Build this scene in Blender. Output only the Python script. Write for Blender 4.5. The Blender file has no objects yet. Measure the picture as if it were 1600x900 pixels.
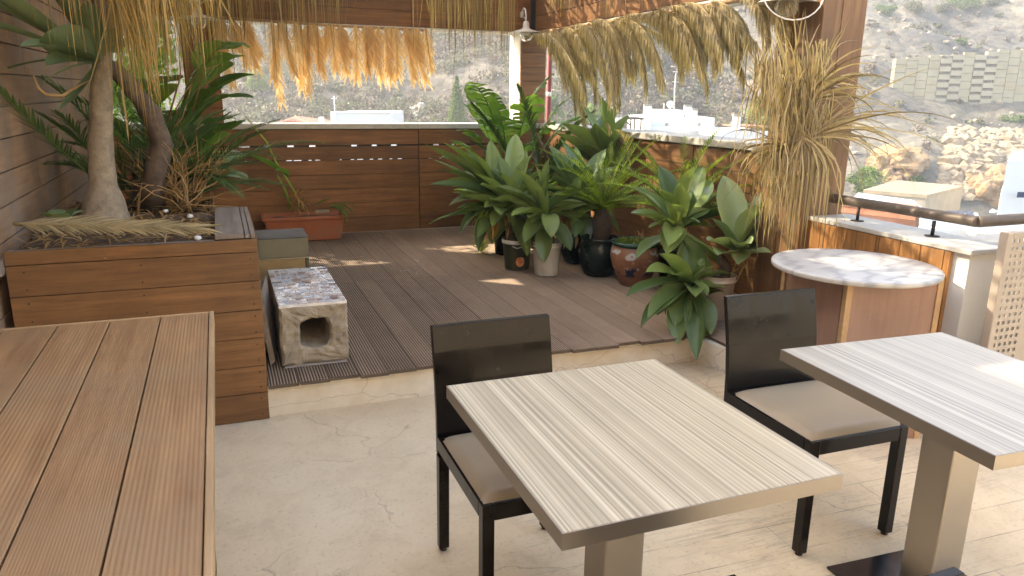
import bpy, math, random
import numpy as np
from mathutils import Vector, Matrix, noise
random.seed(11); rng = np.random.default_rng(5)
scn = bpy.context.scene
COL = scn.collection
U = random.uniform
V = Vector
R = math.radians
# ------------------------------------------------------------------ camera
FPX, CH = 1165.0, 1.55
PITCH, ROLL, YAW = math.atan(303/1165.), R(0.8), R(21.298)
FW = V((math.sin(YAW)*math.cos(PITCH), math.cos(YAW)*math.cos(PITCH), -math.sin(PITCH)))
RT0 = V((math.cos(YAW), -math.sin(YAW), 0)); UP0 = RT0.cross(FW)
RT = RT0*math.cos(ROLL)+UP0*math.sin(ROLL); UPV = UP0*math.cos(ROLL)-RT0*math.sin(ROLL)
cam = bpy.data.cameras.new('camera'); camo = bpy.data.objects.new('camera', cam); COL.objects.link(camo)
cam.sensor_width = 36; cam.lens = FPX/1600*36; cam.clip_start = .02; cam.clip_end = 3000
M = Matrix((( RT.x, UPV.x, -FW.x, 0), (RT.y, UPV.y, -FW.y, 0), (RT.z, UPV.z, -FW.z, CH), (0, 0, 0, 1)))
camo.matrix_world = M; scn.camera = camo
def ray(px, py): return FW + RT*((px-800)/FPX) + UPV*((450-py)/FPX)
def at(px, py, x=None, y=None, z=None, d=None):
    r = ray(px, py)
    if x is not None: t = x/r.x
    elif y is not None: t = y/r.y
    elif z is not None: t = (z-CH)/r.z
    else: t = d
    return V((0, 0, CH)) + r*t
# ------------------------------------------------------------------ mesh builder
class MB:
    def __init__(s): s.v = []; s.f = []; s.sm = []
    def add(s, vs, fs, smooth=False):
        o = len(s.v); s.v.extend([tuple(p) for p in vs]); s.f.extend([tuple(i+o for i in f) for f in fs]); s.sm.extend([smooth]*len(fs)); return s
    def box(s, x0, x1, y0, y1, z0, z1):
        vs = [(x0,y0,z0),(x1,y0,z0),(x1,y1,z0),(x0,y1,z0),(x0,y0,z1),(x1,y0,z1),(x1,y1,z1),(x0,y1,z1)]
        return s.add(vs, [(0,3,2,1),(4,5,6,7),(0,1,5,4),(1,2,6,5),(2,3,7,6),(3,0,4,7)])
    def hexa(s, vs): return s.add(vs, [(0,3,2,1),(4,5,6,7),(0,1,5,4),(1,2,6,5),(2,3,7,6),(3,0,4,7)])
    def obox(s, c, ax, ay, az):   # centre and three half-axis vectors
        c = V(c); ax = V(ax); ay = V(ay); az = V(az)
        return s.hexa([c-ax-ay-az, c+ax-ay-az, c+ax+ay-az, c-ax+ay-az, c-ax-ay+az, c+ax-ay+az, c+ax+ay+az, c-ax+ay+az])
    def bar(s, a, b, w, h, up=V((0,0,1))):
        a = V(a); b = V(b); d = (b-a); L = d.length; d.normalize()
        sd = d.cross(up); sd = sd.normalized() if sd.length > 1e-4 else V((1,0,0)); u2 = sd.cross(d)
        return s.obox((a+b)/2, sd*w/2, d*L/2, u2*h/2)
    def tube(s, pts, rad, n=8, cap=True, sq=1.0):
        pts = [V(p) for p in pts]; m = len(pts)
        if not hasattr(rad, '__len__'): rad = [rad]*m
        o = []; u = None
        for i, p in enumerate(pts):
            d = (pts[min(i+1, m-1)]-pts[max(i-1, 0)]); d = d.normalized() if d.length > 1e-9 else V((0,0,1))
            if u is None:
                u = d.orthogonal().normalized()
            else:
                u = (u-d*u.dot(d)); u = u.normalized() if u.length > 1e-6 else d.orthogonal().normalized()
            w = d.cross(u)
            for k in range(n):
                a = 2*math.pi*k/n; o.append(p+(u*math.cos(a)+w*math.sin(a)*sq)*rad[i])
        fs = [(i*n+k, i*n+(k+1) % n, (i+1)*n+(k+1) % n, (i+1)*n+k) for i in range(m-1) for k in range(n)]
        if cap: fs += [tuple(range(n-1, -1, -1)), tuple((m-1)*n+k for k in range(n))]
        return s.add(o, fs, True)
    def lathe(s, prof, c=(0,0,0), n=40, wob=0):
        o = []
        for (r, z) in prof:
            for k in range(n):
                a = 2*math.pi*k/n; q = 1+wob*noise.noise(V((math.cos(a)*2, math.sin(a)*2, z*6)))
                o.append((c[0]+r*q*math.cos(a), c[1]+r*q*math.sin(a), c[2]+z))
        m = len(prof)
        return s.add(o, [(i*n+k, i*n+(k+1) % n, (i+1)*n+(k+1) % n, (i+1)*n+k) for i in range(m-1) for k in range(n)], True)
    def build(s, name, mat, parent=None, label=None, bevel=0, cat=None, group=None, kind=None, origin=None, solid=0):
        me = bpy.data.meshes.new(name)
        if parent is not None: o0 = V(parent.get('_o', (0,0,0)))
        elif origin is not None: o0 = V(origin)
        else: o0 = V((0,0,0))
        vs = [(p[0]-o0[0], p[1]-o0[1], p[2]-o0[2]) for p in s.v]
        me.from_pydata(vs, [], s.f); me.polygons.foreach_set('use_smooth', s.sm); me.update()
        o = bpy.data.objects.new(name, me); COL.objects.link(o)
        me.materials.append(mat)
        if solid:
            m = o.modifiers.new('thick', 'SOLIDIFY'); m.thickness = solid; m.offset = 0
        if bevel:
            m = o.modifiers.new('bevel', 'BEVEL'); m.width = bevel; m.segments = 2; m.limit_method = 'ANGLE'; m.angle_limit = R(40)
        if parent is not None:
            o.parent = parent; o['_o'] = tuple(o0)
        else:
            o.location = o0; o['_o'] = tuple(o0)
        if label: o['label'] = label
        if cat: o['category'] = cat
        if group: o['group'] = group
        if kind: o['kind'] = kind
        return o
def thing(name, label, cat, loc, group=None, rotz=0, local=False):
    o = bpy.data.objects.new(name, None); COL.objects.link(o); o.empty_display_size = .1
    o.location = loc; o.rotation_euler = (0, 0, rotz); o['label'] = label; o['category'] = cat
    if group: o['group'] = group
    o['_o'] = (0, 0, 0) if local else tuple(loc)
    return o
def copy_tree(o, parent=None, label=None, loc=None, rotz=None):
    c = o.copy(); COL.objects.link(c)
    if parent is not None: c.parent = parent
    for ch in list(o.children): copy_tree(ch, c)
    if label: c['label'] = label
    if loc is not None: c.location = loc
    if rotz is not None: c.rotation_euler = (0, 0, rotz)
    return c
# ------------------------------------------------------------------ materials
def nt(name):
    m = bpy.data.materials.new(name); m.use_nodes = True; n = m.node_tree; b = n.nodes['Principled BSDF']; return m, n, b
def N(n, t, **kw):
    x = n.nodes.new(t)
    for k, v in kw.items():
        if k.startswith('_'): setattr(x, k[1:], v)
        else: x.inputs[k.replace('__', ' ')].default_value = v
    return x
def L(n, a, b): n.links.new(a, b)
def ramp(n, src, stops, interp='LINEAR'):
    r = n.nodes.new('ShaderNodeValToRGB'); L(n, src, r.inputs[0]); e = r.color_ramp.elements; r.color_ramp.interpolation = interp
    while len(e) < len(stops): e.new(.5)
    for i, (p, c) in enumerate(stops):
        e[i].position = p; e[i].color = (c[0], c[1], c[2], 1) if hasattr(c, '__len__') else (c, c, c, 1)
    return r.outputs[0]
def mixc(n, f, a, b, mode='MIX'):
    m = n.nodes.new('ShaderNodeMix'); m.data_type = 'RGBA'; m.blend_type = mode
    for i, v in ((0, f), (6, a), (7, b)):
        if hasattr(v, 'default_value') or isinstance(v, bpy.types.NodeSocket): L(n, v, m.inputs[i])
        else: m.inputs[i].default_value = v if i == 0 else (v[0], v[1], v[2], 1)
    return m.outputs[2]
def coords(n, scale=(1,1,1), kind='Object', rot=(0,0,0)):
    t = n.nodes.new('ShaderNodeTexCoord'); mp = n.nodes.new('ShaderNodeMapping')
    if kind == 'World':
        g = n.nodes.new('ShaderNodeNewGeometry'); L(n, g.outputs['Position'], mp.inputs[0])
    else: L(n, t.outputs[kind], mp.inputs[0])
    mp.inputs['Scale'].default_value = scale; mp.inputs['Rotation'].default_value = rot
    return mp.outputs[0]
def noiset(n, co, scale, detail=6, rough=.6, dist=0):
    x = N(n, 'ShaderNodeTexNoise', Scale=scale, Detail=detail, Roughness=rough, Distortion=dist); L(n, co, x.inputs['Vector']); return x.outputs['Fac']
def math_(n, op, a, b=None):
    m = n.nodes.new('ShaderNodeMath'); m.operation = op
    for i, v in enumerate((a, b)):
        if v is None: continue
        if isinstance(v, (int, float)): m.inputs[i].default_value = v
        else: L(n, v, m.inputs[i])
    return m.outputs[0]
def bump(n, b, h, strength=.3, dist=.01):
    x = N(n, 'ShaderNodeBump', Strength=strength, Distance=dist); L(n, h, x.inputs['Height']); L(n, x.outputs[0], b.inputs['Normal']); return x
def setc(n, sock, v):
    if isinstance(v, bpy.types.NodeSocket): L(n, v, sock)
    else: sock.default_value = (v[0], v[1], v[2], 1)
def island(n):
    g = n.nodes.new('ShaderNodeNewGeometry'); return g.outputs['Random Per Island']
def wood(name, c1, c2, axis='x', rough=.5, fine=1., spread=.5, bstr=.3, grey=None, streak=.8):
    m, n, b = nt(name); s = {'x': (1.2, 22, 22), 'y': (22, 1.2, 22), 'z': (22, 22, 1.2)}[axis]
    s = tuple(q*fine for q in s)
    co = coords(n, s)
    isl = island(n)
    add = n.nodes.new('ShaderNodeVectorMath'); add.operation = 'ADD'; L(n, co, add.inputs[0])
    cm = n.nodes.new('ShaderNodeCombineXYZ'); k = math_(n, 'MULTIPLY', isl, 40.)
    for i in range(3): L(n, k, cm.inputs[i])
    L(n, cm.outputs[0], add.inputs[1]); co2 = add.outputs[0]
    g = noiset(n, co2, 1.6, 8, .65, .3); g2 = noiset(n, co2, 7, 4, .7)
    f = math_(n, 'ADD', math_(n, 'MULTIPLY', g, .65), math_(n, 'MULTIPLY', g2, .35))
    col = ramp(n, f, [(.32, c1), (.5, [ (a+q)/2 for a, q in zip(c1, c2)]), (.68, c2)])
    tint = ramp(n, isl, [(0, 1-spread*.55), (1, 1+spread*.25)])
    col = mixc(n, 1., col, tint, 'MULTIPLY')
    blot = noiset(n, coords(n, (1,1,1)), 2.3, 5, .6)
    col = mixc(n, 1., col, ramp(n, blot, [(.35, streak), (.65, 1.12)]), 'MULTIPLY')
    if grey: col = mixc(n, ramp(n, noiset(n, coords(n), 3.1, 6, .7), [(.42, 0), (.62, .75)]), col, grey)
    L(n, col, b.inputs['Base Color'])
    L(n, ramp(n, g2, [(.3, rough-.1), (.7, rough+.15)]), b.inputs['Roughness'])
    bump(n, b, f, bstr, .004)
    return m
def simple(name, c, rough=.5, metal=0, var=.12, sc=6, bstr=.1, spec=.5, trans=0, dirt=None, dsc=3):
    m, n, b = nt(name); co = coords(n)
    f = noiset(n, co, sc, 7, .65)
    col = ramp(n, f, [(.3, [q*(1-var) for q in c]), (.7, [min(1, q*(1+var)) for q in c])])
    if dirt: col = mixc(n, ramp(n, noiset(n, co, dsc, 8, .7, .4), [(.5, 0), (.68, .8)]), col, dirt)
    L(n, col, b.inputs['Base Color']); b.inputs['Metallic'].default_value = metal
    b.inputs['Specular IOR Level'].default_value = spec
    L(n, ramp(n, f, [(.3, max(0, rough-.08)), (.7, min(1, rough+.08))]), b.inputs['Roughness'])
    if bstr: bump(n, b, noiset(n, co, sc*5, 6, .7), bstr, .004)
    return m
def leafm(name, c1, c2, rough=.42, tr=.25, trc=None, edge=None, sc=14, spread=.5):
    m, n, b = nt(name); isl = island(n); co = coords(n)
    f = noiset(n, co, sc, 4, .6)
    mx = math_(n, 'ADD', math_(n, 'MULTIPLY', isl, spread), math_(n, 'MULTIPLY', f, 1-spread))
    col = ramp(n, mx, [(.2, c1), (.75, c2)] + ([(.95, edge)] if edge else []))
    L(n, col, b.inputs['Base Color']); b.inputs['Roughness'].default_value = rough
    bump(n, b, noiset(n, co, sc*4, 4, .6), .12, .003)
    out = n.nodes['Material Output']; t = n.nodes.new('ShaderNodeBsdfTranslucent')
    if trc: t.inputs[0].default_value = (*trc, 1)
    else:
        L(n, mixc(n, 1., col, (1.6, 1.7, .9), 'MULTIPLY'), t.inputs[0])
    ms = n.nodes.new('ShaderNodeMixShader'); ms.inputs[0].default_value = tr
    L(n, b.outputs[0], ms.inputs[1]); L(n, t.outputs[0], ms.inputs[2]); L(n, ms.outputs[0], out.inputs[0])
    return m
W = {}
W['clad'] = wood('cladding_wood', (.11,.04,.011), (.37,.16,.046), 'x', .5, 1, .6)
W['clad_y'] = wood('cladding_wood_side', (.12,.048,.014), (.36,.17,.058), 'y', .5, 1, .6)
W['clad_v'] = wood('vertical_cladding', (.20,.075,.02), (.50,.25,.085), 'z', .45, 1, .5)
W['post'] = wood('post_cladding', (.12,.055,.02), (.30,.16,.07), 'z', .55, 1, .4)
W['leftwall'] = wood('left_wall_boards', (.34,.18,.10), (.54,.34,.20), 'y', .65, 1, .35, .3, (.25,.20,.16))
W['table'] = wood('table_planks', (.22,.105,.042), (.42,.235,.105), 'y', .5, 1, .25, .3, (.31,.19,.095), .85)
W['trim'] = wood('pale_trim', (.38,.23,.11), (.55,.36,.19), 'y', .5, 1, .3)
W['planter'] = wood('planter_boards', (.11,.046,.014), (.31,.145,.050), 'x', .5, 1, .45)
W['grey'] = wood('weathered_board', (.16,.12,.09), (.34,.28,.23), 'y', .7, 1, .3)
W['deck'] = wood('deck_composite', (.37,.25,.175), (.56,.415,.305), 'y', .75, .8, .3, .2, (.46,.34,.245), .88)
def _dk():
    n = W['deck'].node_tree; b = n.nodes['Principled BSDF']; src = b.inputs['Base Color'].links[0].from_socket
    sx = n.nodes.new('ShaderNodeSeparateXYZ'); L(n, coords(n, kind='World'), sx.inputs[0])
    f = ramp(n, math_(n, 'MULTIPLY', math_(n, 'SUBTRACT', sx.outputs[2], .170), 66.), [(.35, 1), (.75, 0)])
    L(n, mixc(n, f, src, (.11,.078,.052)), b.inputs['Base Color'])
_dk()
W['espresso'] = wood('espresso_wood', (.007,.005,.0035), (.011,.008,.006), 'z', .2, 1, .1, .015)
W['pink'] = wood('pinkish_plywood', (.23,.125,.09), (.33,.20,.15), 'z', .5, .5, .2)
W['bluewhite'] = simple('whitewash', (.80,.80,.78), .7, 0, .05)
W['coping'] = simple('coping_paint', (.50,.475,.42), .6, 0, .12, 5, .1, dirt=(.35,.32,.27), dsc=5)
W['plaster'] = simple('plaster', (.62,.56,.47), .85, 0, .12, 4, .3, dirt=(.42,.35,.26), dsc=2.5)
W['housewhite'] = simple('house_plaster', (.70,.70,.68), .8, 0, .04, .8, 0)
W['pale'] = simple('pale_post_paint', (.70,.68,.62), .6, 0, .08, 3, .05)
W['panelpaint'] = simple('perforated_metal', (.38,.32,.26), .5, 0, .06, 3, .03)
W['steel'] = simple('brushed_steel', (.40,.36,.31), .40, 1, .06, 2, 0)
W['dsteel'] = simple('dark_base_steel', (.10,.10,.11), .18, .9, .25, 9, .03)
W['black'] = simple('dark_metal', (.03,.025,.02), .5, .3, .2)
W['white'] = simple('white_plastic', (.80,.78,.73), .4, 0, .05, 8, .03, dirt=(.45,.40,.32), dsc=4)
W['espresso'] = simple('espresso_lacquer', (.010,.007,.005), .2, 0, .15, 12, .0, .24)
W['glaze'] = simple('dark_green_glaze', (.012,.022,.018), .15, 0, .3, 8, .03)
W['terra'] = simple('terracotta', (.36,.115,.05), .65, 0, .12, 6, .12, dirt=(.30,.17,.10), dsc=5)
W['soil'] = simple('dry_soil', (.12,.075,.045), .95, 0, .45, 30, .8)
W['bark'] = simple('pale_bark', (.30,.235,.165), .9, 0, .35, 20, .9)
W['dbark'] = simple('dark_bark', (.12,.085,.06), .9, 0, .4, 25, .9)
W['redpole'] = simple('rust_red_paint', (.20,.035,.028), .6, 0, .2)
W['concrete'] = simple('rough_concrete', (.36,.30,.215), .9, 0, .3, 9, .9, dirt=(.22,.16,.10), dsc=6)
W['cushion_m'] = simple('beige_vinyl', (.40,.31,.205), .38, 0, .05, 6, .08)
W['rock'] = simple('rock', (.33,.28,.21), .9, 0, .35, 1.2, .5, dirt=(.40,.24,.12), dsc=.8)
W['rooftile'] = simple('roof_tile', (.36,.16,.10), .8, 0, .3, 5, .2)
W['shed'] = simple('old_concrete', (.30,.27,.22), .9, 0, .2, 1.2, .2, dirt=(.28,.23,.17), dsc=.6)
W['solar'] = simple('solar_glass', (.02,.035,.09), .15, 0, .1)
W['agave'] = leafm('agave_leaf', (.075,.125,.04), (.23,.31,.10), .3, .2, spread=.7)
W['agave_g'] = leafm('glaucous_agave_leaf', (.15,.22,.10), (.34,.42,.20), .38, .15, spread=.7)
W['agave_s'] = leafm('glossy_agave_leaf', (.06,.11,.05), (.18,.27,.12), .2, .15)
W['agave_d'] = leafm('grey_agave_leaf', (.14,.20,.10), (.26,.34,.19), .5, .2)  # grey-green leaf tone of the tall bent agave
W['strel'] = leafm('strelitzia_leaf', (.06,.14,.03), (.17,.30,.06), .35, .4)
W['cycad'] = leafm('cycad_leaf', (.10,.16,.02), (.27,.36,.045), .35, .3)
W['palm'] = leafm('palm_leaf', (.055,.105,.035), (.13,.21,.06), .4, .25)
W['pony'] = leafm('drooping_strand', (.22,.16,.045), (.56,.36,.13), .5, .3, spread=.8)
W['thatch'] = leafm('thatch_strand', (.22,.16,.075), (.46,.36,.20), .6, .3, spread=.8)
W['dry'] = leafm('dried_frond', (.27,.205,.105), (.56,.45,.26), .6, .35, spread=.7)
W['dryback'] = leafm('dried_palm_frond', (.55,.38,.16), (.92,.76,.46), .6, .5, spread=.85, trc=(.98,.72,.36))
W['straw'] = leafm('straw_fan_leaf', (.16,.11,.05), (.54,.42,.235), .5, .28, spread=.8)
W['deadleaf'] = leafm('dead_leaf', (.25,.13,.045), (.50,.32,.14), .7, .2)
W['weed'] = leafm('bright_weed', (.20,.28,.04), (.40,.48,.10), .5, .4)
W['farleaf'] = leafm('scrub_leaf', (.075,.082,.045), (.20,.20,.12), .7, .15, sc=.6, spread=.75)
W['drybush'] = leafm('dry_scrub_leaf', (.13,.10,.075), (.27,.22,.165), .8, .1, sc=.6, spread=.7)
W['fargreen'] = leafm('pine_leaf', (.10,.155,.035), (.26,.34,.09), .6, .25, sc=1, spread=.8)
W['fardark'] = leafm('cypress_leaf', (.06,.10,.03), (.17,.24,.07), .6, .2, sc=1, spread=.8)

def m_glass():
    m, n, b = nt('lamp_glass'); b.inputs['Base Color'].default_value = (.75,.74,.68,1); b.inputs['Roughness'].default_value = .08
    b.inputs['Transmission Weight'].default_value = .75; b.inputs['IOR'].default_value = 1.3; return m
W['glass'] = m_glass()
def m_floor():
    m, n, b = nt('stamped_concrete'); co = coords(n, kind='World')
    big = noiset(n, co, 1.1, 7, .6); med = noiset(n, co, 6, 8, .7, .6); fine = noiset(n, co, 60, 5, .7)
    col = ramp(n, big, [(.3, (.68,.53,.345)), (.5, (.76,.615,.42)), (.7, (.80,.67,.48))])
    col = mixc(n, ramp(n, med, [(.46, 0), (.66, .45)]), col, (.58,.44,.29))
    col = mixc(n, ramp(n, fine, [(.56, 0), (.70, .6)]), col, (.38,.28,.18))
    # wood-print stamp, boards along x
    br = N(n, 'ShaderNodeTexBrick', Scale=1., Mortar__Size=.0035) if False else n.nodes.new('ShaderNodeTexBrick')
    br.inputs['Scale'].default_value = 1.; br.inputs['Mortar Size'].default_value = .0025; br.inputs['Brick Width'].default_value = 1.15
    br.inputs['Row Height'].default_value = .155; br.inputs['Mortar Smooth'].default_value = .4; L(n, coords(n, kind='World', rot=(0,0,R(2))), br.inputs['Vector'])
    sx = n.nodes.new('ShaderNodeSeparateXYZ'); L(n, co, sx.inputs[0])
    rightm = ramp(n, math_(n, 'ADD', math_(n, 'MULTIPLY', sx.outputs[0], .5), math_(n, 'MULTIPLY', math_(n,'SUBTRACT', big, .5), .8)), [(.35, .0), (.72, 1.)])
    line = math_(n, 'MULTIPLY', br.outputs['Fac'], rightm)
    lm = math_(n, 'MULTIPLY', line, ramp(n, noiset(n, co, 4, 4), [(.40, .1), (.6, .85)]))
    grain = noiset(n, coords(n, (2.2, 34, 1), 'World'), 1.6, 5, .6, 1.2)
    gm = math_(n, 'MULTIPLY', ramp(n, grain, [(.52, 0), (.60, .55), (.68, 0)]), math_(n, 'MULTIPLY', rightm, ramp(n, noiset(n, co, 2.1, 3), [(.4, 0), (.6, 1)])))
    col = mixc(n, gm, col, (.40,.31,.22))
    col = mixc(n, lm, col, (.30,.22,.15))
    # cracks
    vo = n.nodes.new('ShaderNodeTexVoronoi'); vo.feature = 'DISTANCE_TO_EDGE'; vo.inputs['Scale'].default_value = 1.25
    dv = n.nodes.new('ShaderNodeVectorMath'); dv.operation = 'ADD'; L(n, co, dv.inputs[0])
    nz = n.nodes.new('ShaderNodeTexNoise'); nz.inputs['Scale'].default_value = 4; nz.inputs['Detail'].default_value = 8; L(n, co, nz.inputs['Vector'])
    sc_ = n.nodes.new('ShaderNodeVectorMath'); sc_.operation = 'SCALE'; sc_.inputs['Scale'].default_value = .35; L(n, nz.outputs['Color'], sc_.inputs[0]); L(n, sc_.outputs[0], dv.inputs[1])
    L(n, dv.outputs[0], vo.inputs['Vector'])
    cr = ramp(n, vo.outputs['Distance'], [(0, 1), (.0025, .6), (.006, 0)])
    crm = math_(n, 'MULTIPLY', cr, ramp(n, noiset(n, co, 1.7, 3), [(.47, 0), (.56, .6)]))
    col = mixc(n, crm, col, (.34,.24,.15))
    vo2 = n.nodes.new('ShaderNodeTexVoronoi'); vo2.feature = 'DISTANCE_TO_EDGE'; vo2.inputs['Scale'].default_value = 6; L(n, dv.outputs[0], vo2.inputs['Vector'])
    cr2 = math_(n, 'MULTIPLY', ramp(n, vo2.outputs['Distance'], [(0, 1), (.02, 0)]), ramp(n, noiset(n, co, 2.6, 4), [(.56, 0), (.66, .4)]))
    col = mixc(n, cr2, col, (.36,.26,.17))
    L(n, col, b.inputs['Base Color'])
    L(n, ramp(n, med, [(.3, .42), (.7, .65)]), b.inputs['Roughness'])
    h = math_(n, 'SUBTRACT', math_(n, 'MULTIPLY', med, .5), math_(n, 'ADD', lm, math_(n, 'MULTIPLY', crm, .6)))
    bump(n, b, h, .35, .006)
    return m
def m_step():
    m, n, b = nt('cracked_step_plaster'); co = coords(n, kind='World')
    med = noiset(n, co, 5, 7, .65); col = ramp(n, med, [(.3, (.64,.55,.42)), (.7, (.80,.73,.61))])
    vo = n.nodes.new('ShaderNodeTexVoronoi'); vo.feature = 'DISTANCE_TO_EDGE'; vo.inputs['Scale'].default_value = 3.
    dv = n.nodes.new('ShaderNodeVectorMath'); dv.operation = 'ADD'
    L(n, coords(n, (.55, 1, 2.2), 'World'), dv.inputs[0])
    nz = n.nodes.new('ShaderNodeTexNoise'); nz.inputs['Scale'].default_value = 8; L(n, co, nz.inputs['Vector'])
    s2 = n.nodes.new('ShaderNodeVectorMath'); s2.operation = 'SCALE'; s2.inputs['Scale'].default_value = .2; L(n, nz.outputs['Color'], s2.inputs[0]); L(n, s2.outputs[0], dv.inputs[1])
    L(n, dv.outputs[0], vo.inputs['Vector'])
    cr = math_(n, 'MULTIPLY', ramp(n, vo.outputs['Distance'], [(0, 1), (.012, 0)]), .6)
    col = mixc(n, cr, col, (.28,.20,.13)); L(n, col, b.inputs['Base Color']); b.inputs['Roughness'].default_value = .85
    bump(n, b, med, .3, .008); return m
def m_laminate(name, base, warm):
    m, n, b = nt(name); co = coords(n, (1, .001, 1))
    a = noiset(n, coords(n, (120, .12, 1)), 1., 2, .5); c = noiset(n, coords(n, (260, .10, 1)), 1., 2, .6); d = noiset(n, coords(n, (26, .10, 1)), 1., 2, .5)
    f = math_(n, 'ADD', math_(n, 'MULTIPLY', a, .46), math_(n, 'ADD', math_(n, 'MULTIPLY', c, .38), math_(n, 'MULTIPLY', d, .16)))
    col = ramp(n, f, [(.36, [q*.50 for q in base]), (.45, [q*.82 for q in base]), (.52, base), (.60, warm)])
    col = mixc(n, 1., col, ramp(n, noiset(n, coords(n), 3, 6, .6), [(.35, .93), (.65, 1.05)]), 'MULTIPLY')
    L(n, col, b.inputs['Base Color']); b.inputs['Roughness'].default_value = .38
    bump(n, b, f, .12, .001); return m
def m_marble():
    m, n, b = nt('veined_marble'); co = coords(n, (.8, 2.6, 1), rot=(0,0,R(12)))
    w = n.nodes.new('ShaderNodeTexWave'); w.inputs['Scale'].default_value = 2.2; w.inputs['Distortion'].default_value = 9; w.inputs['Detail'].default_value = 5; w.inputs['Detail Scale'].default_value = 1.6; L(n, co, w.inputs['Vector'])
    col = ramp(n, w.outputs['Fac'], [(0, (.33,.33,.335)), (.25, (.44,.435,.42)), (.6, (.50,.49,.465))])
    L(n, col, b.inputs['Base Color']); b.inputs['Roughness'].default_value = .3; return m
def m_pot():
    m, n, b = nt('painted_ceramic'); t = n.nodes.new('ShaderNodeTexCoord'); co = coords(n)
    base = ramp(n, noiset(n, co, 7, 5), [(.3, (.30,.12,.06)), (.7, (.46,.23,.13))])
    sx = n.nodes.new('ShaderNodeSeparateXYZ'); L(n, co, sx.inputs[0])
    vo = n.nodes.new('ShaderNodeTexVoronoi'); vo.inputs['Scale'].default_value = 13; L(n, co, vo.inputs['Vector'])
    ring = ramp(n, vo.outputs['Distance'], [(.22, 0), (.3, 1), (.42, 1), (.5, 0)])
    band = ramp(n, sx.outputs[2], [(.205, 0), (.215, 1), (.275, 1), (.285, 0)])
    col = mixc(n, math_(n, 'MULTIPLY', ring, band), base, (.62,.60,.58))
    vo2 = noiset(n, co, 15, 2, .5); band2 = ramp(n, sx.outputs[2], [(.07, 0), (.09, 1), (.15, 1), (.17, 0)])
    col = mixc(n, math_(n, 'MULTIPLY', ramp(n, vo2, [(.54, 0), (.57, 1)]), band2), col, (.035,.045,.10))
    band3 = ramp(n, sx.outputs[2], [(.12, 0), (.14, 1), (.20, 1), (.21, 0)])
    col = mixc(n, math_(n, 'MULTIPLY', ramp(n, noiset(n, co, 22, 2, .5), [(.62, 0), (.65, 1)]), band3), col, (.66,.56,.45))
    L(n, col, b.inputs['Base Color']); b.inputs['Roughness'].default_value = .35; bump(n, b, noiset(n, co, 20), .2, .004); return m
def m_mosaic():
    m, n, b = nt('glass_mosaic'); isl = island(n)
    col = ramp(n, isl, [(0, (.26,.18,.17)), (.12, (.42,.35,.34)), (.28, (.46,.45,.46)), (.5, (.56,.56,.58)), (.72, (.44,.46,.52)), (.86, (.36,.30,.28)), (.94, (.38,.46,.58))], 'CONSTANT')
    L(n, col, b.inputs['Base Color']); b.inputs['Roughness'].default_value = .12; return m
def m_hill():
    m, n, b = nt('hillside'); co = coords(n, kind='World')
    a = noiset(n, co, .09, 8, .65, .5); c = noiset(n, co, .9, 8, .75, .3)
    col = ramp(n, a, [(.34, (.09,.08,.06)), (.47, (.16,.14,.105)), (.55, (.23,.20,.15)), (.66, (.31,.27,.21))])
    sx = n.nodes.new('ShaderNodeSeparateXYZ'); L(n, co, sx.inputs[0])
    t = math_(n, 'SUBTRACT', math_(n, 'MULTIPLY', sx.outputs[0], .932), math_(n, 'MULTIPLY', sx.outputs[1], .363))
    rm = ramp(n, math_(n, 'MULTIPLY', math_(n, 'ADD', t, math_(n, 'MULTIPLY', a, 18.)), .01), [(.26, 0), (.36, 1)])
    pale = ramp(n, a, [(.40, (.14,.135,.12)), (.5, (.25,.225,.175)), (.62, (.33,.295,.225))])
    col = mixc(n, rm, col, pale)
    col = mixc(n, ramp(n, c, [(.45, 0), (.62, .7)]), col, (.16,.14,.105))
    vo = n.nodes.new('ShaderNodeTexVoronoi'); vo.inputs['Scale'].default_value = .9; L(n, co, vo.inputs['Vector'])
    col = mixc(n, .35, col, ramp(n, vo.outputs['Color'], [(.2, .5), (.8, 1.3)]), 'MULTIPLY')
    L(n, col, b.inputs['Base Color']); b.inputs['Roughness'].default_value = .95
    h = math_(n, 'ADD', c, math_(n, 'MULTIPLY', vo.outputs['Distance'], -.8)); bump(n, b, h, 1., .6); return m
W['floor'] = m_floor(); W['step'] = m_step(); W['marble'] = m_marble(); W['pot'] = m_pot(); W['mosaic'] = m_mosaic(); W['hill'] = m_hill()
W['lam1'] = m_laminate('striped_laminate', (.50,.415,.285), (.66,.57,.42)); W['lam2'] = m_laminate('grey_striped_laminate', (.43,.395,.335), (.54,.50,.43))
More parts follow.
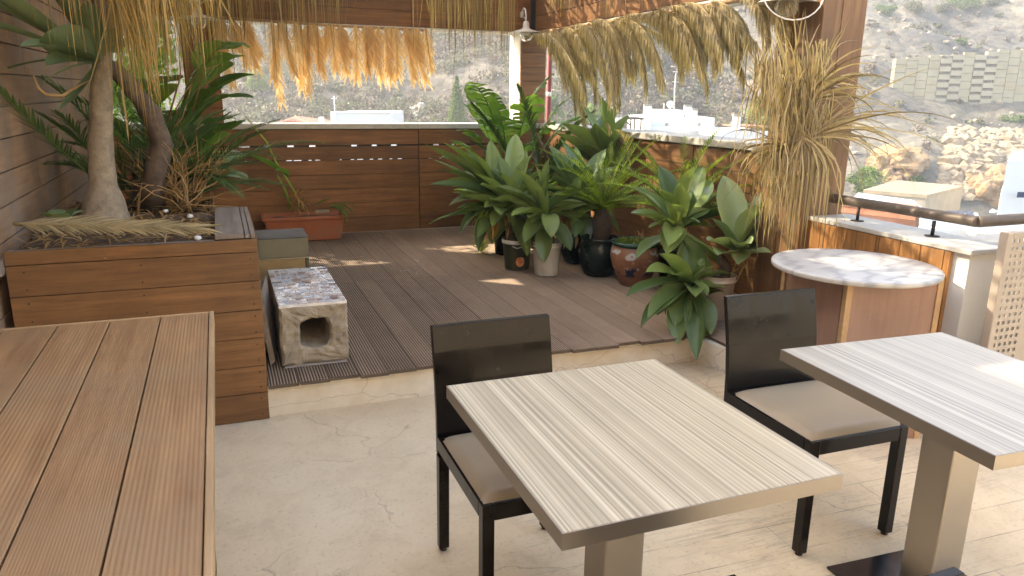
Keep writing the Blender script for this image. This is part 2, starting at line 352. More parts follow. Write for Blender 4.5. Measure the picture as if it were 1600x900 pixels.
# ------------------------------------------------------------------ leaf builders
_PT = ((0,.40),(.12,.50),(.3,.82),(.5,1.),(.68,.93),(.82,.66),(.92,.33),(.97,.12),(1,0))
def prof_agave(t):
    for (a, b), (c, d) in zip(_PT[:-1], _PT[1:]):
        if t <= c: return b+(d-b)*(t-a)/(c-a)
    return 0
def prof_strap(t): return (1-t)**.6*(.75+.25*math.sin(math.pi*t))
def prof_ell(t): return max(.03, math.sin(math.pi*(t*.97+.015))**.75)
def blade(mb, base, d, ln, w, droop=.6, fold=.3, n=8, prof=prof_agave, up=V((0,0,1)), twist=0, wave=0, cross=1, droop2=0, wob=0):
    p = V(base); d = V(d).normalized(); o = []; ph = U(0, 6)
    s0 = d.cross(up); s0 = s0.normalized() if s0.length > .05 else d.orthogonal().normalized()
    s0 = Matrix.Rotation(twist, 3, d) @ s0
    k = 2*cross+1
    for i in range(n+1):
        t = i/n; ww = w*.5*prof(t); sd = (s0-d*s0.dot(d)).normalized(); nn = sd.cross(d)
        for j in range(-cross, cross+1):
            q = j/cross
            o.append(p+sd*ww*q*math.cos(fold*abs(q))+nn*(ww*abs(q)*math.sin(fold)+wave*ww*abs(q)*math.sin(t*9+ph+q)))
        p = p+d*(ln/n)
        a = (droop+droop2*t*2)/n
        if wob: d = (d+V((U(-wob,wob),U(-wob,wob),U(-wob,wob)*.6))).normalized()
        ax = d.cross(V((0,0,-1)))
        if ax.length > 1e-3: d = Matrix.Rotation(min(a, d.angle(V((0,0,-1)))), 3, ax.normalized()) @ d
    fs = [(i*k+j, i*k+j+1, (i+1)*k+j+1, (i+1)*k+j) for i in range(n) for j in range(k-1)]
    mb.add(o, fs, True); return p
def rosette(mb, c, n, ln, w, elev0=80, elev1=-10, droop=.5, fold=.45, prof=prof_agave, axis=None, jit=.15, cross=2, wave=.06, az0=None, stagger=.04):
    az = U(0, 6) if az0 is None else az0
    for i in range(n):
        t = i/(n-1); az += 2.399; e = R(elev0+(elev1-elev0)*t+U(-7, 7))
        d = V((math.cos(az)*math.cos(e), math.sin(az)*math.cos(e), math.sin(e)))
        if axis is not None: d = V((0,0,1)).rotation_difference(V(axis)) @ d
        l = ln*(.62+.38*math.sin(math.pi*min(1, .25+t*.8)))*U(1-jit, 1+jit)
        blade(mb, V(c)+V((d.x*.02, d.y*.02, -t*stagger)), d, l, w*U(.85, 1.12), droop*U(.5, 1.5), fold, 10, prof, cross=cross, wave=wave, twist=U(-.15, .15))
def frond(mb, base, d, ln, droop=1., nl=40, ll=.3, lw=.018, ang=50, hang=.3, start=.12, seg=3, rr=.008, vee=20, jit=.12, tipf=.35, axbend=None, sides=(-1,1), sidev=None, wob=0):
    """pinnate palm frond: rachis and many narrow leaflets"""
    pts = [V(base)]; d = V(d).normalized(); ds = [d.copy()]; n = 16
    for i in range(n):
        ax = d.cross(V((0,0,-1)))
        if ax.length > 1e-3: d = Matrix.Rotation(min(droop/n, d.angle(V((0,0,-1)))), 3, ax.normalized()) @ d
        if axbend: d = (d+V(axbend)/n).normalized()
        pts.append(pts[-1]+d*ln/n); ds.append(d.copy())
    mb.tube(pts, [rr*(1-.8*i/n) for i in range(n+1)], 5)
    for i in range(nl):
        t = start+(1-start)*i/(nl-1); k = min(n-1, int(t*n)); f = t*n-k
        p = pts[k].lerp(pts[k+1], f); dd = ds[k]
        s0 = dd.cross(V((0,0,1)))
        s0 = s0.normalized() if s0.length > .15 else (dd.cross(RT0.cross(V((0,0,1))))).normalized()
        if sidev is not None: s0 = (V(sidev)-dd*V(sidev).dot(dd)).normalized()
        un = s0.cross(dd)
        l = ll*(math.sin(math.pi*min(1, .18+t*.78))*(1-tipf)+tipf*.5)*U(1-jit, 1+jit)
        for sg in sides:
            a = R(ang*(1-.45*t)+U(-6, 6)); v = (dd*math.cos(a)+s0*sg*math.sin(a)+un*math.sin(R(vee))*.6).normalized()
            blade(mb, p, v, l, lw*U(.8, 1.2), hang*U(.6, 1.5), .35, seg, prof_strap, wob=wob, up=(V((0,0,1)) if sidev is None else un))
def fan(mb, base, d, nrm, n, ln, w, spread=150, droop=.8, jit=.2, seg=6, cup=.2, wob=.10):
    """palmate dried fan leaf"""
    d = V(d).normalized(); nrm = V(nrm); nrm = (nrm-d*nrm.dot(d)).normalized()
    for i in range(n):
        a = R(spread*(i/(n-1)-.5)+U(-4, 4)); v = Matrix.Rotation(a, 3, nrm) @ d; v = (v+nrm*U(-cup, cup)).normalized()
        blade(mb, V(base)+V((U(-.01,.01),)*3), v, ln*U(1-jit, 1+jit)*(1-.25*abs(i/(n-1)-.5)), w*U(.7, 1.2), droop*U(.3, 1.7), .6, seg, prof_strap, up=nrm, droop2=droop*U(0, 1.2), wob=wob)
def paddle(mb, st, base, d, pet, ln, w, droop=.5, droopl=.8, slit=8, ang=.5):
    """strelitzia / banana leaf: petiole into st, split blade into mb"""
    p = V(base); d = V(d).normalized(); pts = [p.copy()]
    for i in range(8):
        ax = d.cross(V((0,0,-1)))
        if ax.length > 1e-3: d = Matrix.Rotation(droop/8, 3, ax.normalized()) @ d
        p = p+d*pet/8; pts.append(p.copy())
    st.tube(pts, [.014-.009*i/8 for i in range(9)], 6)
    n = slit*2; P = []; D = []
    for i in range(n+1):
        P.append(p.copy()); D.append(d.copy()); ax = d.cross(V((0,0,-1)))
        if ax.length > 1e-3: d = Matrix.Rotation(min(droopl/n, d.angle(V((0,0,-1)))), 3, ax.normalized()) @ d
        p = p+d*ln/n
    st.tube(P, [.006*(1-i/n)+.0015 for i in range(n+1)], 5)
    for sg in (-1, 1):
        i = 0
        while i < n:
            k = random.choice([1, 1, 2, 3]) if slit > 5 else random.choice([2, 3, 4]); k = min(k, n-i); drop = U(-.12, .25); o = []
            for j in range(k+1):
                t = (i+j)/n; ww = w*.5*prof_ell(t); dd = D[i+j]; s0 = dd.cross(V((0,0,1))); s0 = s0.normalized() if s0.length > .05 else V((1,0,0)); un = s0.cross(dd)
                sh = .92 if (j in (0, k) and k > 0) else 1
                for q in (0, .35, .7, 1):
                    o.append(P[i+j]+dd*ww*q*.35*ang+s0*sg*ww*q*sh*math.cos(drop+.3)+un*(ww*q*math.sin(.35)*(1-q*.9)-ww*q*q*drop)+dd*(.004 if j == 0 else -.004 if j == k else 0))
            fs = [(a*4+c, a*4+c+1, a*4+c+5, a*4+c+4) for a in range(k) for c in range(3)]
            mb.add(o, fs, True); i += k
def strands(mb, p0, p1, n, ln, w=.006, jx=.03, out=(0,0,0), dr=.25, seg=5, wob=.10):
    p0 = V(p0); p1 = V(p1)
    for i in range(n):
        p = p0.lerp(p1, U(0, 1))+V((U(-jx, jx), U(-jx, jx), U(-.02, .03)))
        d = V((U(-dr, dr), U(-dr, dr), -1))+V(out)*U(.3, 1)
        blade(mb, p, d, ln*U(.45, 1.1), w*U(.6, 1.4), U(.2, 1.2), .3, seg, prof_strap, up=V((U(-1,1), U(-1,1), .1)), twist=U(-1, 1), wob=wob)
# ================================================================== SETTING
DK = .183   # raised deck height
fl = MB().add([(-7,-5,0),(5.6,-5,0),(5.6,3.6,0),(-7,3.6,0),(-7,-5,-.2),(5.6,-5,-.2),(5.6,3.6,-.2),(-7,3.6,-.2)], [(0,1,2,3),(7,6,5,4),(0,4,5,1),(1,5,6,2),(2,6,7,3),(3,7,4,0)]).build('terrace_floor', W['floor'], kind='structure')
# masonry podium under the raised deck, with its return towards the camera on the right
sp = MB(); top = DK-.024
pts = [(-.9,3.58),(2.56,3.585),(2.62,3.27),(3.16,3.27),(3.5,7.85),(-.9,7.85)]
n_ = len(pts); vs = [(x,y,-.195) for x,y in pts]+[(x,y,top) for x,y in pts]
sp.add(vs, [tuple(range(n_, 2*n_)), tuple(range(n_-1,-1,-1))]+[(i,(i+1)%n_,(i+1)%n_+n_,i+n_) for i in range(n_)])
sp.build('terrace_step', W['step'], kind='structure', bevel=.006)
# deck boards: ridged profile, along y
dk = MB(); bw = .1465
def ridged(mb, x0, x1, y0, y1, z1, th, nr, dep, xl=None):
    xs = []; m = nr*4; wd = (x1-x0)
    for i in range(m+1):
        ph = i % 4; z = z1 if ph in (0, 1) else z1-dep
        if i in (0, m): z = z1-.002
        xs.append((x0+wd*i/m+(.0 if ph in (0,2) else wd/m*-.25), z))
    xs = [(x0, z1-th)]+xs+[(x1, z1-th)]
    k = len(xs); vs = [(x, y0, z) for x, z in xs]+[(x, y1, z) for x, z in xs]
    fs = [(i, i+k, i+1+k, i+1) for i in range(k-1)]+[tuple(range(k)), tuple(range(2*k-1, k-1, -1))]
    mb.add(vs, fs)
x = .1325-7*bw; bi = 0
while x < 3.42:
    x1 = min(x+bw-.004, 3.45)
    y0 = 3.53+U(-.012, .02) if x < 2.5 else 3.235+U(-.01, .01)
    if x > 3.13: y0 = 3.88
    if x < .12: y0 = 3.60
    ys = [y0, 5.43+U(-.006,.006), 7.478] if bi % 2 or True else [y0, 7.478]
    for a, c in zip(ys[:-1], ys[1:]):
        ridged(dk, x, x1, a+.002, c-.002, DK-U(0,.002), .022, 10, .008)
    x += bw; bi += 1
dk.build('deck', W['deck'], kind='structure')
# white petals fallen on the deck
pt = MB()
for i in range(46):
    px, py = random.choice([(575,408),(612,368),(700,380),(548,366),(1000,480),(640,420),(690,372),(560,372)]); q = at(px+U(-28,28), py+U(-9,9), z=DK+.003); a = U(0,6); r_ = U(.003,.008)
    pt.add([q+V((math.cos(a+k*1.57)*r_, math.sin(a+k*1.57)*r_*.7, .003*(k%2)+.001)) for k in range(4)], [(0,1,2,3)])
pt.build('fallen_petals', W['bluewhite'], label='tiny white petals scattered over the brown deck boards', cat='petals', kind='stuff')
# ------------------------------------------------ back wall
def hboards(mb, x0, x1, y0, y1, zs, gap=.004, prof=None):
    for a, c in zip(zs[:-1], zs[1:]): mb.box(x0, x1, y0, y1, a+gap/2, c-gap/2)
bk = thing('low_wall', 'long brown timber-clad parapet at the far end of the deck, with glowing slots', 'wall', (1.2, 7.48, DK))
zb = [DK, .335, .478, .62, .762, .905, 1.042, 1.195]
XS = at(655,280,y=7.48).x
cl = MB()
for (xa, xb) in ((-.9, XS-.003), (XS+.003, 3.24)):
    for i, (a, c) in enumerate(zip(zb[:-1], zb[1:])):
        ga = .0035; lo = a+(ga if i != 5 else .008)*.5; hi = c-(ga if i != 4 else .008)*.5
        if i == 6: lo += .004
        if i == 5: hi -= .008
        cl.box(xa, xb, 7.48-U(0,.003), 7.505, lo, hi)
cl.build('cladding', W['clad'], bk, bevel=.002)
bb = MB()
def blockers(zc, hh, rng_):
    xs = []; 
    for a, b_ in rng_: xs.append((at(a,229,y=7.51).x, at(b_,229,y=7.51).x))
    cur = -.9
    for a, b_ in xs:
        bb.box(cur, a, 7.506, 7.53, zc-hh, zc+hh); cur = b_
    bb.box(cur, 3.24, 7.506, 7.53, zc-hh, zc+hh)
blockers(1.042, .03, [(373,390),(413,423),(449,459),(483,493),(549,558),(581,589),(611,620),(677,686),(705,710)])
blockers(.905, .03, [(381,385),(388,391),(446,455),(458,470),(481,486),(491,499),(530,533),(547,553),(557,567),(577,583),(590,597),(608,613),(621,628),(669,674),(686,690),(697,702)])
z0 = DK
for a, c in ((DK, .875), (.935, 1.012), (1.072, 1.2)): bb.box(-.9, 3.24, 7.506, 7.53, a, c)
bb.build('backing', W['black'], bk)
MB().box(-.9, 3.30, 7.455, 7.80, 1.2, 1.25).build('coping', W['coping'], bk, bevel=.006)
MB().box(-.9,3.24,7.72,7.76,DK,.86).build('outer_render', W['bluewhite'], bk)
# ------------------------------------------------ right parapet
rp = thing('low_wall', 'sunlit timber-clad parapet with white coping along the right of the deck', 'wall', (3.3, 5.6, DK))
A = V((3.23,7.47,0)); B = V((3.41,3.74,0)); dn = (B-A).normalized(); sd = V((0,0,1)).cross(dn)*1.0
if sd.x < 0: sd = -sd
def wallseg(mb, A, B, off0, off1, z0, z1):
    a0 = A+sd*off0; a1 = A+sd*off1; b0 = B+sd*off0; b1 = B+sd*off1
    mb.hexa([(b0.x,b0.y,z0),(b1.x,b1.y,z0),(a1.x,a1.y,z0),(a0.x,a0.y,z0),(b0.x,b0.y,z1),(b1.x,b1.y,z1),(a1.x,a1.y,z1),(a0.x,a0.y,z1)])
c2 = MB()
for (f0, f1) in ((0,.36),(.363,.70),(.703,1)):
    for a, c in zip(zb[:-1], zb[1:]): wallseg(c2, A.lerp(B,f0), A.lerp(B,f1-.001), -U(0,.004), .03, a+.0025, c-.0025)
c2.build('cladding', W['clad_y'], rp, bevel=.002)
c3 = MB(); wallseg(c3, A, B, .032, .26, -.19, 1.197); c3.build('masonry', W['plaster'], rp)
c4 = MB()
for f0, f1 in ((0,.3),(.302,.62),(.622,1)): wallseg(c4, A.lerp(B,f0), A.lerp(B,f1), -.03, .30, 1.2, 1.252)
c4.build('coping', W['coping'], rp, bevel=.006)
# ------------------------------------------------ posts and beams
def clad_post(name, label, x0, x1, y0, y1, z0, z1, whitex=False, horiz=False):
    t = thing(name, label, 'post', ((x0+x1)/2, (y0+y1)/2, z0))
    MB().box(x0+.022, x1-.022, y0+.022, y1-.022, z0, z1).build('core', W['black'], t)
    m = MB()
    if horiz:
        z = z0; 
        while z < z1:
            zz = min(z1, z+.143); m.box(x0, x1, y0, y0+.02, z+.001, zz-.001); z = zz
    else:
        xm = (x0+x1)/2-.02; m.box(x0, xm-.002, y0, y0+.02, z0, z1); m.box(xm+.002, x1, y0, y0+.02, z0, z1)
    m.build('front_cladding', W['clad'] if horiz else W['post'], t, bevel=.003)
    m = MB(); 
    if whitex: m.box(x0-.002, x0+.02, y0+.022, y1, z0, z1)
    else:
        k = max(1, round((y1-y0)/.15)); 
        for i in range(k): a = y0+.021+(y1-y0-.021)*i/k; m.box(x0, x0+.02, a+.001, y0+.021+(y1-y0-.021)*(i+1)/k-.003, z0, z1)
    m.build('side_cladding', W['pale'] if whitex else W['post'], t, bevel=.003)
    m = MB(); m.box(x1-.02, x1, y0+.022, y1, z0, z1); m.build('outer_cladding', W['post'], t, bevel=.003)
    return t
clad_post('pergola_post', 'far corner post, boards on the front and white paint on the sunny side', 2.98, 3.26, 7.48, 7.80, 1.252, 2.15, True, True)
clad_post('pergola_post', 'timber post behind the broad green leaves at the far left corner', -.24, .06, 7.48, 7.78, 1.252, 2.15, False, True)
clad_post('pergola_post', 'thick brown timber post wrapped in dried fan palm leaves', 3.10, 3.40, 3.38, 3.735, 0, 3.2)
bt = thing('pergola_beam', 'deep brown fascia beam spanning above the far opening', 'beam', (1.4, 7.48, 2.15))
m = MB()
for (xa, xb) in ((-1.6,.62),(.624,1.83),(1.834,3.075)):
    hboards(m, xa, xb, 7.47-U(0,.002), 7.50, [2.165, 2.31, 2.455, 2.60, 2.745], .003)
m.build('boards', W['clad'], bt, bevel=.002)
MB().box(-1.6, 3.095, 7.505, 7.74, 2.17, 2.74).build('core', W['black'], bt)
MB().box(-1.6, 3.095, 7.46, 7.76, 2.15, 2.163).build('underside', W['pale'], bt)
bt = thing('pergola_beam', 'brown fascia beam running from the far corner to the near post', 'beam', (3.15, 5.5, 2.15))
m = MB()
for (ya, yb) in ((3.74,5.2),(5.204,7.4)):
    for i, (a, c) in enumerate(zip([2.17, 2.315, 2.46, 2.605], [2.315, 2.46, 2.605, 2.745])): m.box(3.10, 3.125, ya, yb, a+.002, c-.002)
m.build('boards', W['clad_y'], bt, bevel=.002)
MB().box(3.13, 3.36, 3.74, 7.78, 2.17, 2.74).build('core', W['black'], bt)
MB().box(3.098, 3.38, 3.742, 7.79, 2.15, 2.166).build('underside', W['pale'], bt)
# cane battens the fronds are tied to
m = MB(); m.tube([(0,7.435,2.17),(1.0,7.43,2.145),(1.95,7.435,2.135)], .013, 8)
m.build('cane_batten', W['trim'], label='pale cane nailed under the far beam above the orange fronds', cat='cane', origin=(1,7.43,2.13))
m = MB(); m.tube([(3.07,7.3,2.15),(3.065,5.5,2.14),(3.075,3.8,2.13)], .014, 8)
m.build('cane_batten', W['trim'], label='pale cane under the right beam holding the arching fronds', cat='cane', origin=(3.07,5.5,2.13))
# seen fringe; rafters, mat and thatch above are unseen, laid out to shape sun
rf = thing('thatch_roof', 'straw fringe hanging in view below an unseen thatch cover laid out to shape the sunlight', 'roof', (1.2, 5.6, 2.75))
m = MB()
for y in (3.75, 4.6, 5.5, 6.4, 7.2): m.box(-.85, 3.4, y, y+.07, 2.76, 2.86)
m.build('rafter', W['post'], rf)
m = MB(); m.box(-.86, .35, 3.45, 7.8, 2.87, 2.90); m.build('reed_shade_mat', W['thatch'], rf)  # unseen solid mat, added to keep sun off the deck
m = MB()
for i in range(760):
    p = V((U(.3, 3.4), U(3.5, 7.8), 2.88+U(-.01, .05)))
    if .3 < p.x < 1.7 and 4.1 < p.y < 5.9 and U(0,1) < .55: continue  # cover thinned here so sun reaches the low right wall
    p = p; a = U(0, 6.3)
    blade(m, p, V((math.cos(a), math.sin(a), 0)), U(.3, .7), U(.03, .075), .05, .1, 2, prof_strap)
m.build('dapple_thatch', W['thatch'], rf)
m = MB()
def wz(px, py, y): return at(px, py, y=y)
for (pa, pb, yy, n, ln) in ((325,530,6.9,130,.70),(330,480,6.9,60,1.05),(650,805,6.9,120,.78),(700,790,7.0,16,1.15),(240,330,6.6,40,.5),(530,655,7.3,8,.3)):
    a = wz(pa, -110, yy); b_ = wz(pb, -110, yy); a.z = b_.z = 2.60
    strands(m, a, b_, n, ln, .012, .05, (0,0,0), .2, 6)
# fringe over the right beam
strands(m, (2.98,6.9,2.62), (2.98,6.3,2.62), 26, .42, .012, .04, (-.1,-.3,0), .2, 6)
strands(m, (2.98,5.9,2.66), (2.98,4.4,2.66), 80, .50, .012, .05, (-.05,-.3,0), .2, 6)
m.build('fringe', W['thatch'], rf)
# ------------------------------------------------ left building wall
lw = thing('building_wall', 'tall pinkish-brown boarded wall at the left edge', 'wall', (-.9, 3.5, 0))
m = MB(); z = .04
k = 0
while z < 3.6:
    cut = [-4, 1.1+U(-.5,.5), 3.2+U(-.3,.3), 4.35+(.3 if k%2 else -.35), 6.0, 7.4]
    for a, c in zip(cut[:-1], cut[1:]): m.box(-.93-U(0,.002), -.905, a+.002, c-.002, z+.003, z+.140)
    z += .1425; k += 1
m.build('boards', W['leftwall'], lw, bevel=.003)
MB().box(-1.25, -.935, -4, 7.4, 0, 3.62).build('masonry', W['plaster'], lw)
fw_ = thing('reflector', 'added unseen cream facade of the bar standing behind the viewer', 'building', (1.5, -6.2, 0))
MB().box(-6, 9, -6.6, -6.2, -.2, 7).build('wall', simple('cream_reflector', (.85,.73,.54), .9, 0, .05, 1, 0), fw_)  # added wall out of view, bounces warm fill into the terrace shade
# ================================================================== PLANTER
pl = thing('timber_planter', 'big horizontal-board planter box holding the two trunks', 'planter', (-.35, 4.2, 0))
zz = [.003, .143, .279, .418, .556, .696, .832, .892]
m = MB()
for a, c in zip(zz[:-1], zz[1:]): m.box(-.865, .128-U(0,.003), 3.553-U(0,.002), 3.575, a+.0015, c-.0015)
m.build('front_boards', W['planter'], pl, bevel=.002)
m = MB()
for a, c in zip(zz[1:-1], zz[2:]):
    m.box(.108, .130, 3.577, 4.46, a+.0015+(.045 if a < .2 else 0), c-.0015)
for a, c in zip(zz[2:-1], zz[3:]): m.box(-.08, .106, 4.44, 4.46, a+.0015, c-.0015); m.box(-.082,-.06,4.462,5.4,a+.0015,c-.0015)
m.build('side_boards', W['clad_y'], pl, bevel=.002)
m = MB()
m.box(-.05, .075, 3.58, 4.46, .893, .915); m.box(.079, .098, 3.58, 4.46, .893, .913); m.box(.102, .121, 3.58, 4.46, .893, .913)
m.build('cap_board', W['grey'], pl, bevel=.002)
MB().box(-.90,-.868,3.5,3.60,.80,.86).build('edge_rail', W['grey'], pl); MB().box(-.30,-.052,4.43,4.46,.85,.885).build('edge_rail', W['grey'], pl)
m = MB(); m.box(-.86,-.30,3.58,3.62,.85,.886); m.box(-.30,-.052,3.58,3.61,.86,.889)
m.build('edge_rail', W['grey'], pl)
m = MB(); nx, ny = 40, 70; vs = []
for j in range(ny+1):
    for i in range(nx+1):
        x = -.86+.80*i/nx; y = 3.62+1.76*j/ny
        h = .845+.035*noise.noise(V((x*6,y*6,0)))+.03*noise.noise(V((x*20,y*20,3)))+.05*math.exp(-((x+.59)**2+(y-4.4)**2)/.05)
        vs.append((x,y,h))
m.add(vs, [(j*(nx+1)+i, j*(nx+1)+i+1, (j+1)*(nx+1)+i+1, (j+1)*(nx+1)+i) for j in range(ny) for i in range(nx)], True)
m.build('soil', W['soil'], pl)
# litter on the soil
m = MB()
for i in range(520):
    x = U(-.84,-.07); y = U(3.66,5.0); a = U(0,6.3)
    blade(m, (x,y,.875+U(0,.03)), V((math.cos(a),math.sin(a),U(-.1,.35))), U(.04,.16), U(.006,.022), U(0,1.), .4, 3, prof_ell)
m.build('leaf_litter', W['deadleaf'], label='dry leaf litter covering the soil of the big planter', cat='leaf litter', kind='stuff')
m = MB()
for px, py in ((259,330),(297,338),(282,360),(318,352),(309,372)):
    q = at(px,py,z=.90); vs=[]; r_ = U(.010,.018)
    m.lathe([(0,-r_*.7),(r_,-r_*.2),(r_*.8,r_*.5),(0,r_*.7)], q, 8, .5)
m.build('pebbles', W['bluewhite'], label='small white pebbles on the planter soil', cat='pebbles', kind='stuff')
# pale grey strip left of planter is the end of the boarded wall
# ponytail palm with swollen base
def bumptrunk(mb, pts, rad, n=18, amp=.06, rings=.0):
    P = [V(p) for p in pts]; out = []; rr = []; m = 40
    for i in range(m+1):
        t = i/m*(len(P)-1); k = min(len(P)-2, int(t)); f = t-k; f2 = f*f*(3-2*f)
        out.append(P[k].lerp(P[k+1], f)); rr.append((rad[k]*(1-f2)+rad[k+1]*f2)*(1+U(-rings, rings)))
    base = len(mb.v); mb.tube(out, rr, n)
    for i in range(base, len(mb.v)):
        p = V(mb.v[i]); c = out[min(m, (i-base)//n)]; q = 1+amp*noise.noise(V((p.x*30, p.y*30, p.z*7))); mb.v[i] = tuple(c+(p-c)*q)
T1 = at(163,350,z=.87)
tp = lambda px, py, y: at(px, py, y=y)
py_ = T1.y
tree1 = thing('ponytail_palm', 'pale straight trunk with flared base and long drooping straw-coloured leaves', 'tree', (T1.x, T1.y, .85))
m = MB(); bumptrunk(m, [T1+V((0,0,-.06)), tp(164,322,py_), tp(161,285,py_), tp(158,240,py_), tp(158,170,py_), tp(160,100,py_), tp(160,30,py_), tp(160,-60,py_), tp(160,-130,py_)], [.155,.10,.066,.058,.052,.046,.045,.042,.06], 20, .10)
m.build('trunk', W['bark'], tree1)
m = MB()
CR = tp(160,-120,py_)
for i in range(850):
    az = U(0, 6.3); e = R(U(-10, 75)); d = V((math.cos(az)*math.cos(e), math.sin(az)*math.cos(e), math.sin(e)))
    if d.dot(RT0) < -.12 and U(0,1) < .85: continue
    blade(m, CR+V((U(-.05,.05),U(-.05,.05),U(-.06,.08))), d, U(.7, 1.15), U(.006,.013), U(1.9,3.2), .5, 9, prof_strap, droop2=U(0,.8), wob=.10)
for i in range(250):     # older skirt of leaves hanging towards the camera
    px = 165+abs(random.gauss(0, 75)); top = tp(min(px, 345), U(-60,-10), 3.95+U(-.25,.35))
    blade(m, top, V((U(-.3,.4),U(-.25,.25),-1)), U(.25, .62)*(1.12-.55*(px-165)/190), U(.005,.012), U(.1,.8), .5, 6, prof_strap, twist=U(-1,1), up=V((U(-1,1),U(-1,1),.1)), wob=.10)
m.build('crown', W['pony'], tree1)
# leaning trunk, carries an agave head
tree2 = thing('tree_agave', 'tall agave with a bent dark trunk and big grey-green leaves reaching left', 'agave', tuple(at(240,330,z=.86)))
y2 = 4.55
S = [at(238,335,z=.82), tp(236,300,4.6), tp(243,262,y2), tp(255,225,y2), tp(240,185,y2), tp(215,150,y2), tp(190,118,4.45), tp(165,100,4.35)]
m = MB(); bumptrunk(m, S, [.085,.062,.055,.056,.052,.046,.042,.038], 16, .22, .03); m.build('trunk', W['dbark'], tree2)
m = MB(); hc = tp(152,98,4.3)
def to(px, py, y, c=hc): return (tp(px,py,y)-c)
for (px, py, y, ln, w, dr, tw) in ((90,60,3.95,.42,.19,.1,.6),(40,25,4.15,.58,.13,.0,.2),(5,12,4.2,.62,.10,.1,.4),(60,75,3.9,.50,.13,.35,-.2),(0,50,4.1,.66,.085,.35,.1),(75,100,3.9,.40,.12,.25,-.3),(20,118,4.3,.52,.045,.9,0),(85,-20,4.2,.55,.13,.2,.2),(140,20,4.0,.42,.11,.3,0),(115,150,4.1,.38,.045,-.4,0),(180,0,4.6,.5,.11,.3,0),(230,60,4.6,.45,.12,.4,0),(200,40,4.0,.4,.10,.6,0),(60,130,4.0,.35,.03,.5,.5)):
    d = to(px, py, y); blade(m, hc, d.normalized()+V((0,0,dr*.35)), ln*1.12, w*1.15, dr*.9, .35, 12, prof_agave, cross=2, twist=tw, wave=.08)
m.build('foliage', W['agave_d'], tree2)
m = MB()
q = tp(50,122,4.1); m.tube([tp(52,118,4.0), tp(60,138,4.0), tp(72,148,4.0), tp(98,150,4.0), tp(112,140,4.05), tp(140,125,4.2)], [.004,.008,.007,.009,.006,.004], 6)
m.build('withered_leaf', W['deadleaf'], tree2); m = MB()
blade(m, tp(190,140,4.1), V((.05,0,-1)), .26, .018, .1, .4, 6, prof_strap); m.build('withered_leaf', W['deadleaf'], tree2); m = MB(); blade(m, tp(222,285,4.4), V((-.2,-.1,-1)), .22, .03, .1, .5, 6, prof_ell)
m.build('withered_leaf', W['deadleaf'], tree2)
# small grey agave leaf at foot of trunk
m = MB()
for i in range(6):
    q = at(95,358,z=.88); az = R(-120+i*45); blade(m, q, V((math.cos(az)*.5,math.sin(az)*.5,.8)), U(.14,.2), .085, U(.5,1.2), .3, 8, prof_agave, cross=2)
m.build('small_agave', W['agave_g'], label='small grey-green agave sprout left of the pale trunk base', cat='agave', origin=tuple(at(95,358,z=.88)))
# dark feather palm behind the trunk
fp = thing('feather_palm', 'dark green feather palm growing in the planter behind the trunks', 'palm', (-.52, 4.75, .86))
m = MB(); pc = V((-.50, 4.85, .9))
frond(m, tp(140,272,4.35), to(20,178,3.95,tp(140,272,4.35)), .72, -.15, 34, .17, .016, 40, .2, .05, 3, .006, 10)
frond(m, tp(170,262,4.7), to(88,185,4.6,tp(170,262,4.7)), .42, .2, 22, .20, .016, 45, .3, .05, 3, .005, 10)
frond(m, tp(150,240,4.75), to(110,190,4.6,tp(150,240,4.75)), .35, .2, 20, .17, .014, 45, .3, .05, 3, .005, 10)
for i in range(26):
    az = U(0, 6.3); e = R(U(25, 85)); d = V((math.cos(az)*math.cos(e)*1.0+.1, math.sin(az)*math.cos(e)*.6, math.sin(e)))
    frond(m, pc+V((U(-.05,.35), U(0,.35), 0)), d, U(.5,.95), U(.5,1.1), 26, .22, .016, 48, .4, .15, 3, .005, 15)
m.build('foliage', W['palm'], fp)
m = MB()
for i in range(5): m.tube([pc+V((U(-.05,.3),U(0,.3),-.1)), pc+V((U(-.05,.3),U(0,.3),.3))], [.02,.01], 6)
m.build('stem', W['dbark'], fp)
# strelitzia behind the planter, at the left corner
st_ = thing('giant_strelitzia', 'dense clump of broad split green leaves filling the far left corner', 'strelitzia', (-.25, 6.2, DK))
m = MB(); s_ = MB()
random.seed(31)
for (px, py, y, tx, ty, ln, w) in ((270,95,6.2,245,330,.5,.3),(300,215,5.7,255,330,.42,.26),(245,260,5.6,240,335,.4,.26),(290,90,6.1,250,330,.6,.30),(300,170,5.9,260,330,.55,.26),(300,60,6.3,240,330,.6,.28),(285,150,5.9,250,320,.5,.30),(318,240,5.6,262,330,.42,.22),(265,40,6.4,240,330,.6,.3),(245,140,6.5,235,330,.5,.28),(300,210,6.0,255,330,.5,.24),(210,80,6.6,230,320,.6,.28),(290,260,5.7,255,335,.4,.2),(280,120,6.9,250,330,.5,.26),(230,190,6.3,235,330,.45,.24),(315,200,6.3,262,330,.45,.2),(275,210,5.8,250,330,.45,.25),(200,150,6.7,230,330,.5,.26),(290,30,6.9,250,330,.6,.3),(280,-10,6.3,250,330,.6,.3)):
    b0 = at(tx+U(-20,40), ty, y=y+.1); b0.z = DK+.1; e_ = tp(px, py, y); d = (e_-b0); pet = d.length*.72
    paddle(m, s_, b0, d+V((0,0,.25)), pet, ln*.85, w*1.5, .25, U(.7,1.6), random.choice([3,4,5]))
b0 = at(300,335,y=5.3); b0.z = .6
paddle(m, s_, b0, to(300,255,5.2,b0)+V((-.0,0,.3)), .42, .38, .17, .6, 1.0, 10)
m.build('foliage', W['strel'], st_); s_.build('stem', W['strel'], st_)
